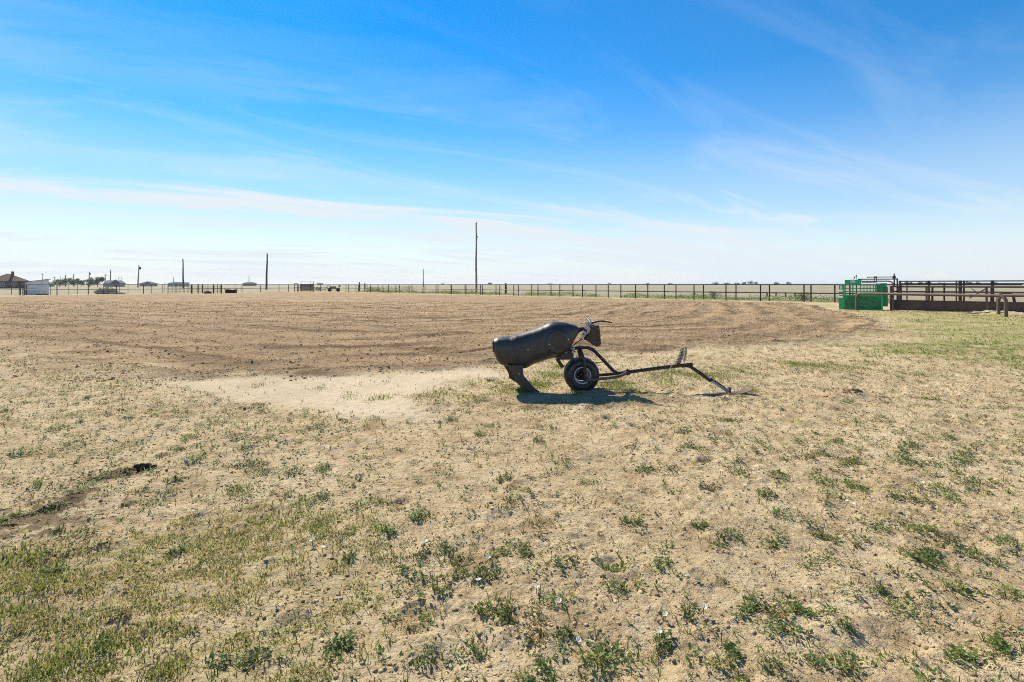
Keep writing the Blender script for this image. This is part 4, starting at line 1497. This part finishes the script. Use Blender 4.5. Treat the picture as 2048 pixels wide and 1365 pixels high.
corral_panel(gp2(336, 90), gp2(352, 96), 'first corral panel, the end one towards the hay heap')
corral_panel(gp2(352, 92), gp2(368, 90.5), 'pale corral panel between two heavy posts before the pale building')
corral_panel(gp2(368, 88), gp2(384, 87.4), 'corral panel right beside the heaviest dark post')
corral_panel(gp2(384, 93), gp2(405, 92), 'light corral panel with white ground showing between its rails')
corral_panel(gp2(405, 93), gp2(427, 91), 'corral panel behind the small scrap heap')
corral_panel(gp2(427, 90), gp2(443, 89.5), 'last corral panel next to the black stock tank')
arch = thing('gateway', (gp2(328.5, 96)[0], 96, 0), 'thin pale gate frame of pipe above the corral', 'gate frame')
MB().tube(bend([(0, 0, -.1), (0, 0, 1.75), (2.4, 0, 1.75), (2.4, 0, -.1)], .1, 3), .035, 6).build('frame', M['panel_pipe'], arch)
for u_, d_0, lab in ((383.5, 86.2, 'thick dark wooden post at the front of the corral'), (442.6, 87.6, 'thick dark wooden post closest to the stock tank'), (427, 89.4, 'thick dark wooden post just past the scrap heap'),
                     (405, 93.5, 'thick dark wooden post in the back row of the corral')):
    p = gp2(u_, d_0)
    t = thing('corral_post', (p[0], p[1], 0), lab, 'post', 'corral posts')
    MB().beam((0, 0, -.2), (0, 0, 1.52), .17, .17).build('timber', M['dark_wood'], t)
    MB().box((0, 0, 1.535), (.20, .20, .03)).build('cap', M['dark_wood'], t)

tx, ty = gp2(462, 91.5)
tank = thing('stock_tank', (tx, ty, 0), 'round black plastic stock tank by the corral', 'stock tank')
MB().lathe([(.0005, .06), (.85, .06), (.92, .60), (.99, .66), (1.04, .66), (1.04, .60), (.98, .58), (.93, .0), (.0005, 0)], 36, 'z').build('tub', M['black_rubber'], tank)
sx_, sy_ = gp2(414.5, 85.5)
scrap = thing('scrap_heap', (sx_, sy_, 0), 'small heap of rusty scrap on the arena edge', 'scrap')
lump('pile', (0, 0, -.03), (.56, .4, .34), M['rust_sheet'], 84, parent=scrap, amp=.5, freq=4)
MB().beam((-.5, 0, .2), (-.1, .1, .52), .06, .05).beam((.1, -.1, .3), (.35, 0, .5), .05, .05).box((.15, 0, .36), (.3, .25, .12)).build('offcut', M['panel_pipe'], scrap)

# slatted box at the arena corner
bx0 = gp2(600, 104)
boxt = thing('loading_box', (bx0[0], bx0[1], 0), 'dark brown slatted holding box with tall corner posts at the arena corner', 'holding pen', rz=math.radians(22))
BW = 2.53
for j in range(6):
    MB().box((BW / 2, 0, .34 + j * .235), (BW, .05, .20)).build('slat', M['rust_sheet'], boxt)
    MB().box((BW / 2, 2.0, .34 + j * .235), (BW, .05, .20)).build('slat', M['rust_sheet'], boxt)
for x_ in (0.2, BW - .5, BW):
    MB().tube([(x_, -.08, -.1), (x_, -.08, 2.05)], .04 if x_ < BW else .07, 8).build('post', M['fence_pipe'], boxt)
MB().tube([(.2, -.08, 2.05), (BW + .1, -.08, 2.05)], .03, 6).build('top_rail', M['fence_pipe'], boxt)
MB().tube(bend([(-1.05, -.05, -.1), (-1.05, -.05, 1.72), (-.45, -.05, 1.72), (-.45, -.05, -.1)], .15, 4), .06, 8).build('gate_hoop', M['fence_pipe'], boxt)
for z_ in (.3, .6, .9, 1.2):
    MB().tube([(-1.05, -.05, z_), (.2, -.05, z_ + .05)], .03, 6).build('gate_bar', M['panel_pipe'], boxt)

# old implement behind the far corner
ix, iy = gp2(668, 108)
imp = thing('farm_implement', (ix, iy, 0), 'old dark farm implement with a seat and tines parked by the far fence', 'farm implement')
for x_ in (-.8, .95):
    MB().lathe([(.30, -.06), (.40, -.06), (.40, .06), (.30, .06)], 24, 'y', (x_, -.3, .38), True).lathe([(.0005, 0), (.30, .0)], 24, 'y', (x_, -.3, .38)).build('wheel', M['black_rubber'], imp)
MB().box((0, 0, .62), (2.3, .5, .12)).beam((-1.2, 0, .6), (-1.75, 0, 1.05), .08, .08).beam((-1.2, 0, .6), (-1.9, 0, .45), .07, .07).build('frame', M['dark_wood'], imp)
MB().box((-.25, 0, .90), (1.2, .5, .40)).build('hopper', M['rust_sheet'], imp)
MB().box((1.05, 0, 1.0), (.42, .4, .10)).box((1.25, 0, 1.2), (.08, .4, .36)).build('seat', M['black_steel'], imp)
MB().tube([(-1.4, 0, .6), (-1.45, 0, 1.25), (-1.1, 0, 1.3)], .05, 6).build('lever', M['dark_wood'], imp)
for i in range(6):
    MB().beam((-1.0 + i * .38, -.3, .6), (-1.1 + i * .38, -.38, .06), .04, .04).build('tine', M['rust_pipe'], imp)

# ------------------------------------------------------------------ poles


def pole(u, vtop, d, label, lean=0.0, r=.15, mat='wood_pole', extra=None, vb=None, cat='utility pole'):
    x_ = (u - U0) * d / F
    h_ = H + (V0 - vtop) * d / F
    t = thing('utility_pole', (x_, d, 0), label, cat, 'utility poles')
    n = 8
    MB().tube([(lean * h_ * i / n + .03 * math.sin(i * 1.3), 0, -.4 + (h_ + .4) * i / n) for i in range(n + 1)], [r * (1 - .42 * i / n) for i in range(n + 1)], 10).build('pole', M[mat], t)
    if extra == 'pin':
        MB().tube([(lean * h_ + .1, 0, h_ - .15), (lean * h_ + .1, 0, h_ + .35)], .03, 6).build('pin', M['dark_wood'], t)
        MB().box((lean * h_ + .16, -.1, h_ * .80), (.18, .12, .22)).build('bracket', M['dark_wood'], t)
    if extra == 'can':
        MB().tube([(lean * h_ + .55, 0, h_ * .80), (lean * h_ + .55, 0, h_ * .80 + 1.2)], .42, 12).build('transformer', M['dark_wood'], t)
        MB().beam((lean * h_, 0, h_ * .85), (lean * h_ + .5, 0, h_ * .85), .12, .12).build('bracket', M['dark_wood'], t)
    if extra == 'lamp':
        MB().box((0, 0, h_), (1.6, .5, .5)).build('lamp_head', M['dark_wood'], t)
    if extra == 'arm':
        MB().box((0, 0, h_ - .6), (2.4, .14, .16)).build('cross_arm', M['dark_wood'], t)
    return t


pole(952.5, 446, 83.5, 'tall bare wooden utility pole standing at the arena fence', r=.175, extra='pin')
pole(532.5, 507.5, 150, 'tall dark wooden pole rising between stock tank and slatted box', lean=.03, r=.30, mat='dark_wood')
pole(366.5, 518, 190, 'slim dark pole rising behind the corral panels', lean=-.01, r=.30, mat='dark_wood')
pole(275.5, 530.5, 250, 'leaning wooden pole with a transformer past the grey house', lean=.055, r=.34, mat='wood_pole', extra='can')
pole(846.5, 538, 300, 'slim dark pole standing alone in the field', r=.30, mat='dark_wood')
pole(221, 540, 330, 'plain pole rising behind the grey-roofed house', r=.42)
pole(211, 550.5, 340, 'lamp standard before the grey-roofed house', r=.22, extra='lamp', cat='lamp post')
pole(178.5, 544, 360, 'pole with a transformer between the two groups of trees', r=.4, extra='can')
pole(147, 548.5, 420, 'pale pole showing above the middle of the green trees', r=.4)
pole(131, 551, 430, 'thick short pole showing above the green trees', r=.7)
pole(121.5, 553, 440, 'thin pole at the edge of the green trees', r=.3)
pole(109, 555, 430, 'small pole with a lamp between shed and green trees', r=.3, extra='lamp', cat='lamp post')
pole(85.3, 548.5, 420, 'thin pole rising behind the white shed roof', r=.3, extra='lamp', cat='lamp post')
pole(347, 555.5, 520, 'thin distant pole over the pale metal building', r=.4)
pole(498, 551.5, 560, 'thin distant pole over the dark hip roof', r=.45)
hf = thing('twin_mast', ((237.5 - U0) * 330 / F, 330, 0), 'thin H-shaped frame of two masts by the grey-roofed house', 'frame')
MB().tube([(0, 0, 0), (0, 0, 6.2)], .11, 6).tube([(2, 0, 0), (2, 0, 6.4)], .11, 6).tube([(0, 0, 6.1), (2, 0, 6.1)], .09, 6).build('masts', M['dark_wood'], hf)
for u_, vt, d_0, lab in ((1011.3, 567, 79, 'short thick wooden post behind the fence, right of the tall pole'), (719, 565, 120, 'taller of two dark posts behind the far fence'), (729.5, 567, 121, 'shorter of two dark posts behind the far fence'),
                         (606.5, 562, 0, None)):
    if not lab:
        continue
    t = thing('wooden_post', ((u_ - U0) * d_0 / F, d_0, 0), lab, 'post', 'posts behind the fence')
    hp_ = H + (V0 - vt) * d_0 / F
    MB().tube([(0, 0, -.2), (.02, 0, hp_ * .6), (0, 0, hp_)], [.17, .165, .15], 8).build('timber', M['dark_wood'], t)
    MB().lathe([(.0005, .02), (.13, .015), (.15, 0)], 8, 'z', (0, 0, hp_)).build('top', M['dark_wood'], t)
for i, u_ in enumerate((1534, 1552, 1571, 1590)):
    p = np.array(gp2(u_, 66 - i * 1.2))
    t = thing('stub_post', (p[0], p[1], 0), ('first', 'second', 'third', 'last')[i] + ' short stub post of the row leading to the green chute', 'post', 'stub posts in a row')
    MB().tube([(0, 0, -.1), (0, 0, .55)], .09, 8).build('timber', M['dark_wood'], t)
    MB().lathe([(.0005, .02), (.07, .015), (.09, 0)], 8, 'z', (0, 0, .55)).build('top', M['dark_wood'], t)

# ------------------------------------------------------------------ houses far behind


def house(name, u, d, w, dep, ze, zr, ridge, label, roof, wall, rz=0.0, chim=None, gable=None, wins=3):
    t = thing(name, ((u - U0) * d / F, d, 0), label, 'house', 'houses beyond the fields', rz=rz)
    MB().box((0, dep / 2, ze / 2 - .1), (w - .8, dep - .8, ze + .2)).build('wall', M[wall], t)
    e_ = .35
    hw_, hr = w / 2 + e_, ridge / 2
    v_ = [(-hw_, -e_, ze), (hw_, -e_, ze), (hw_, dep + e_, ze), (-hw_, dep + e_, ze), (-hr, dep / 2, zr), (hr, dep / 2, zr)]
    f_ = [(0, 1, 5, 4), (1, 2, 5), (2, 3, 4, 5), (3, 0, 4), (3, 2, 1, 0)]
    rf = MB().add(v_, f_).build('roof', M[roof], t)
    MB().beam((-hw_, -e_ - .02, ze), (hw_, -e_ - .02, ze), .12, .22).build('fascia', M['shed_trim'], rf)
    if chim:
        MB().box((chim[0], dep * .4, (chim[1] + chim[2]) / 2), (.8, .7, chim[2] - chim[1])).build('chimney', M['dark_wood'], rf)
    if gable:
        gx, gw_, gz = gable
        MB().prism([(gx - gw_, ze), (gx + gw_, ze), (gx, gz)], -e_ - .8, dep / 2).build('gable', M[roof], rf)
    for i in range(wins):
        x_ = -w / 2 + w * (i + .5) / wins
        wn_ = MB().box((x_, .38, ze * .55), (1.3, .06, 1.3)).build('window', M['white_metal'], t)
        MB().box((x_ - .3, .345, ze * .55), (.52, .03, 1.1)).build('pane', M['glass'], wn_)
        MB().box((x_ + .3, .345, ze * .55), (.52, .03, 1.1)).build('pane', M['glass'], wn_)
    return t


house('brick_house', 16, 186, 11.6, 10, 2.6, 5.45, .8, 'brown brick house with a broad brown hip roof behind the shed', 'brown_roof', 'brick', chim=(1.2, 4.2, 6.3), wins=4, rz=math.radians(44))
house('grey_house', 229, 310, 11.0, 11, 2.0, 3.95, 7.0, 'grey-roofed house with a front gable beside the leaning pole', 'grey_roof', 'stucco', gable=(0.4, 2.8, 4.5), rz=math.radians(38))
house('grey_house', 297, 360, 11, 11, 2.0, 3.6, 2.5, 'low grey house right after the leaning pole', 'grey_roof', 'stucco', gable=(-.5, 2.4, 3.5), rz=math.radians(35))
house('dark_house', 499.5, 470, 12, 10, 2.2, 3.7, 5.0, 'small dark hip-roofed house under a thin distant pole', 'grey_roof', 'stucco', rz=math.radians(27))
house('dark_house', 103, 330, 3.4, 6, 1.9, 2.9, 2.2, 'small dark outbuilding right behind the white shed', 'grey_roof', 'stucco', wins=1, rz=math.radians(42))
pb = thing('metal_building', ((336 - U0) * 340 / F, 340, 0), 'long low pale metal building behind the corral', 'building', rz=math.radians(33))
PW = 12.0
MB().box((PW / 2, 4, 1.1), (PW, 8, 2.4)).build('wall', M['pale_metal'], pb)
MB().prism([(-.3, 2.32), (PW + .3, 2.32), (PW + .3, 2.75), (4.2, 3.1), (-.3, 2.5)], -.3, 8.3).build('roof', M['pale_metal'], pb)
for i in range(4):
    w_ = MB().box((1.4 + i * 2.9, -.03, 1.2), (1.8, .05, 1.5)).build('door', M['stucco'], pb)

# ------------------------------------------------------------------ trees


def tree(u, d, w, h_, label, name='tree', dens=1.0, trunk=.3, col=((.06, .125, .035), (.12, .19, .055)), leaf=.26, group='trees behind the houses'):
    x_ = (u - U0) * d / F
    t = thing(name, (x_, d, 0), label, 'tree', group)
    m = MB()
    m.tube([(0, 0, -.1), (.05, 0, h_ * .25), (-.05, .1, h_ * .45)], [.16, .13, .08], 8)
    cl = []
    nb = max(6, int(11 * dens))
    for i in range(nb):
        a = 6.283 * i / nb + random.random()
        rr_ = w * .5 * (.25 + .65 * random.random())
        c_ = Vector((math.cos(a) * rr_, math.sin(a) * rr_ * .8, h_ * (.36 + .45 * random.random())))
        cl.append((c_, w * (.13 + .11 * random.random())))
        m.tube([(0, 0, h_ * (.2 + .15 * random.random())), (c_.x * .5, c_.y * .5, c_.z * .75), c_], [.07, .05, .02], 5)
    m.build('trunk', M['tree_bark'], t)
    lv = Leaves()
    for c_, r_ in cl:
        k = int(190 * dens)
        dd = rng.normal(size=(k, 3))
        dd /= np.linalg.norm(dd, axis=1)[:, None]
        p = np.array(c_)[None] + dd * (r_ * (.45 + .75 * rng.random((k, 1)))) * np.array([1, 1, .85])
        p[:, 2] = np.maximum(p[:, 2], .3)
        ll = leaf * (.7 + .8 * rng.random(k))
        lv.leaves(p, ll, ll * .75, rng.random(k) * 6.283, rng.random(k) * 2.2 - 1.1, tones(k, *col, .3))
    lv.build('crown', M['tree_leaf'], t)


tree(119, 296, 5.4, 4.9, 'leftmost small tree of the green group beside the shed', leaf=.34)
tree(131, 290, 6.6, 5.2, 'broadest green tree in the group under the short pole', leaf=.36)
tree(148, 288, 5.8, 5.2, 'green tree under the pale pole', leaf=.36)
tree(162, 330, 4.6, 4.4, 'bluish tree at the end of the green group', leaf=.36, col=((.05, .085, .05), (.085, .12, .075)))
tree(180, 292, 6.0, 4.6, 'low green tree just past the transformer pole', leaf=.34)
tree(195, 288, 6.8, 5.8, 'tall rounded green tree next to the grey-roofed house', leaf=.38, dens=1.3)
FT = [(980, 1000, 9, 4.2, 'clump'), (1431, 1100, 15, 5.0, ''), (1453, 1200, 15, 4.6, ''), (1475, 1150, 11, 5.0, ''), (1489, 1100, 11, 7.0, ''), (1501, 1080, 12, 8.2, ''), (1512, 1120, 9, 6.4, ''), (1553, 1150, 13, 6.0, ''),
      (1577, 1180, 13, 7.2, ''), (1296, 1300, 9, 4.2, ''), (1219, 1400, 7, 5.5, ''), (1340, 1500, 14, 4, ''), (1818, 700, 9, 4.6, ''), (1840, 720, 7, 4.4, ''), (1856, 690, 6, 4.6, ''), (1885, 800, 10, 3.6, ''), (1938, 760, 10, 4.8, ''),
      (1956, 780, 8, 4.2, ''), (1990, 820, 9, 4.0, ''), (640, 900, 12, 3.2, ''), (885, 1300, 10, 3.2, ''), (1100, 1600, 14, 4.0, '')]
names = ['low tree on the horizon just past the tall pole', 'first dark tree on the horizon behind the far right fence', 'second dark tree on the horizon, next to the big grove', 'low tree at the edge of the big horizon grove',
         'tree inside the big horizon grove, next to its low edge', 'tallest tree of the big horizon grove', 'last tree of the big horizon grove', 'lone rounded tree on the horizon past the grove', 'tree on the horizon closest to the green chute',
         'small dim tree on the horizon above the middle of the fence', 'dim thin tree on the horizon above the dummy head', 'wide flat tree on the horizon left of the grove', 'first tree seen between the pen rails', 'second tree seen between the pen rails',
         'third tree seen between the pen rails', 'flat tree between the pen rails, before the heavy post', 'tree seen past the heavy pen post', 'small tree seen behind the pen brace', 'last dim tree seen through the pen',
         'dim low tree behind the slatted box', 'dim low tree left of the tall pole', 'wide dim tree on the horizon above the tow bar']
for (u_, d_0, w_, h_, _), nm in zip(FT, names):
    tree(u_, d_0, w_, h_, nm, 'far_tree', .7, leaf=.85, col=((.05, .075, .05), (.085, .105, .07)), group='trees on the horizon')

# shrubs behind the fence
for (u_, v_, d_0, w_, h_, lab) in ((1442, 590, 52, 1.1, .85, 'bright green bush behind the arena fence, nearest the middle'), (1622, 594, 46.5, 1.2, .8, 'dark green bush against the last posts before the chute'),
                                   (745, 578, 118, 3.0, .9, 'green bush behind the two dark posts'), (633, 577, 116, 2.6, .9, 'green bush between slatted box and farm implement'), (812, 577, 112, 9.0, 1.15, 'long green thicket behind the fence under the lone field pole')):
    x_ = (u_ - U0) * d_0 / F
    t = thing('bush', (x_, d_0 + 1.4, 0), lab, 'bush', 'bushes behind the fence')
    m = MB()
    lv = Leaves()
    for i in range(9):
        a = random.uniform(-.5, .5) * w_
        m.tube([(a * .4, 0, 0), (a, random.uniform(-.2, .2), h_ * .7)], [.015, .006], 5)
        k = 110
        p = np.stack([a + rng.normal(0, w_ * .10 + .06, k), rng.normal(0, .22, k), h_ * (.08 + .85 * rng.random(k) ** .9)], -1)
        ll = (.05 + .06 * rng.random(k)) * (1 if d_0 < 70 else 1.8)
        lv.leaves(p, ll, ll * .6, rng.random(k) * 6.283, rng.random(k) * 2 - .6, tones(k, (.07, .15, .025), (.12, .19, .045), .3))
    m.build('stem', M['tree_bark'], t)
    lv.build('foliage', M['tree_leaf'], t)

# ------------------------------------------------------------------ small things on the ground
pet = MB()
npet = 30
vs = [(0, 0, 0)]
for j, (r_, z_) in enumerate(((.4, .002), (.75, .006), (1.0, .0075))):
    for k in range(npet):
        a = 2 * math.pi * k / npet
        lob = 1 - .10 * abs(math.sin(a * 2.5)) ** 3 * (j / 2)
        vs.append((math.cos(a) * .0135 * r_ * lob, math.sin(a) * .0135 * r_ * lob, z_ + .001 * math.sin(a * 5) * j))
fs = [(0, 1 + k, 1 + (k + 1) % npet) for k in range(npet)]
for j in range(2):
    fs += [(1 + j * npet + k, 1 + (j + 1) * npet + k, 1 + (j + 1) * npet + (k + 1) % npet, 1 + j * npet + (k + 1) % npet) for k in range(npet)]
pet.add(vs, fs, True)
FLW = [(848, 1104, 'white flower lying over the leafy clump nearest the turf edge', 1.5, 'a'), (976, 1133, 'white flower at the top of the dense rounded weed', 1.1, 'a'), (957, 1172, 'white flower at the foot of the dense rounded weed', 1.1, 'a'),
       (1073, 1196, 'white flower standing alone between two weed clumps', 1.1, 'a'), (1118, 1220, 'white flower touching the wide weed clump', 1.05, 'a'), (1331, 1242, 'upper of two white flowers over one small weed', 1.0, 'a'),
       (1319, 1277, 'lower of two white flowers over one small weed', 1.1, 'a'), (1407, 1238, 'white flower above dark leaves, right of the pair', 1.2, 'a'), (1156, 1290, 'white flower lowest in the picture, left of sprawling weeds', 1.0, 'a'),
       (1441, 953, 'white flower on bare sand below the sled ski, upper one', 1.1, 'b'), (1489, 983, 'white flower on bare sand below the sled ski, lower one', 1.1, 'b'), (1694, 1012, 'smaller of two white flowers close together', .9, 'b'),
       (1706, 1018, 'larger of two white flowers close together', 1.1, 'b'), (1845, 973, 'white flower on sand above thick weeds', 1.1, 'b'), (1903, 979, 'white flower beside the thick weeds nearest the edge', 1.1, 'b'),
       (1517, 906, 'small white flower farthest up towards the ski', 1.0, 'b'), (625, 1095, 'white flower under the leafy weed on the turf', 1.3, 'c'), (645, 1108, 'white petal scrap next to the flower on the turf', 1.1, 'c')]
first = None
for (u_, v_, lab, sc_, g_) in FLW:
    p = G(u_, v_)
    z_ = zof(*p)
    t = thing('flower', (p[0], p[1], z_), lab, 'flower', 'white bindweed flowers')
    t.scale = (sc_,) * 3
    if first is None:
        a = pet.build('petals', M['petal'], t)
        ca = a.data.attributes.new('tint', 'FLOAT_COLOR', 'POINT')
        ca.data.foreach_set('color', np.tile(np.array([.80, .77, .76, 1], np.float32), len(a.data.vertices)))
        b_ = MB().lathe([(.0005, .005), (.0022, .004), (.003, .002)], 10, 'z').build('eye', M['flower_eye'], t)
        c_ = MB().tube([(0, 0, -.03), (0, 0, .001)], .0014, 6).build('stem', M['tree_bark'], t)
        first = [a, b_, c_]
        kids = first
    else:
        kids = []
        for o in first:
            c_ = o.copy()
            COL.objects.link(c_)
            c_.parent = t
            kids.append(c_)
    tl_x, tl_y = random.uniform(-.5, .1), random.uniform(-.35, .35)
    for o in kids:
        o.location = (0, 0, .026)
        if o.name.startswith(('petals', 'eye')):
            o.rotation_euler = (tl_x + .25, tl_y, 0)
for (u_, v_, r_, seed, lab) in ((282, 938, 22, 91, 'largest dark dung lump, beside a low weed'), (187, 957, 13, 92, 'round dark dung lump next to the largest one'), (152, 964, 8, 96, 'tiny dark dung lump just left of the round one'), (150, 990, 13, 93, 'dark crumbled dung, upper piece of the pair'),
                                (138, 1001, 11, 94, 'dark crumbled dung, lower piece of the pair'), (100, 1012, 18, 95, 'flat dark dung streak at the edge of the dark soil'), (62, 1026, 10, 191, 'small dark clump in the middle of the dark soil streak'), (20, 1046, 13, 192, 'dark clump at the frame end of the dark soil streak')):
    p = G(u_, v_)
    rr = r_ * p[1] / F
    o = lump('dung', (p[0], p[1], zof(*p) - .004), (rr * 1.15, rr * .75, rr * .55), M['dung'], seed, lab, 'dung', 'dung lumps on the sand', amp=.55, freq=3.2, nz=14, na=28)
    o.rotation_euler = (0, 0, random.uniform(-.6, .9))
p = G(1700, 793)
lump('dirt_mound', (p[0], p[1], zof(*p) - .06), (.17, .14, .10), M['mound'], 97, 'small brown dirt mound on the sand, beyond the ski', 'mound', amp=.4, freq=3, nz=14, na=28)
p = G(1660, 796)
lump('dirt_mound', (p[0], p[1], zof(*p) - .03), (.12, .07, .035), M['mound'], 98, 'flat brown crumb of dirt beside the small mound', 'mound', amp=.5, freq=3, nz=12, na=24)
p = G(2010, 630.5)
lump('soil_heap', (p[0] + .1, p[1] + .9, -.05), (1.1, .8, .20), M['hay'], 99, 'dug soil heap round the guard rail foot', 'soil heap', amp=.5, freq=3, nz=14, na=28)
tub = thing('feed_tub', ((943 - U0) * 96 / F, 96, 0), 'small white tub behind the fence beside the tall pole', 'tub')
MB().lathe([(.0005, 0), (.30, 0), (.36, .42), (.39, .44), (.36, .46), (.33, .42), (.0005, .40)], 20, 'z').build('tub_wall', M['white_metal'], tub)
MB().tube([(-.36, 0, .42), (0, -.1, .62), (.36, 0, .42)], .015, 6).build('handle', M['grey_steel'], tub)

# ------------------------------------------------------------------ the air over the plain
hz_m = bpy.data.materials.new('haze')
hz_m.use_nodes = True
hn_, hl_ = hz_m.node_tree.nodes, hz_m.node_tree.links
hn_.remove(hn_['Principled BSDF'])
vol = hn_.new('ShaderNodeVolumePrincipled')
vol.inputs['Color'].default_value = (.86, .92, 1.0, 1)
vol.inputs['Density'].default_value = .00014
vol.inputs['Anisotropy'].default_value = .25
hl_.new(vol.outputs[0], hn_['Material Output'].inputs['Volume'])
haze = MB().box((0, 7000, 6.5), (34000, 16000, 17.0)).build('haze', hz_m)
tag(haze, 'thin pale haze lying over the plain', 'haze', kind='stuff')
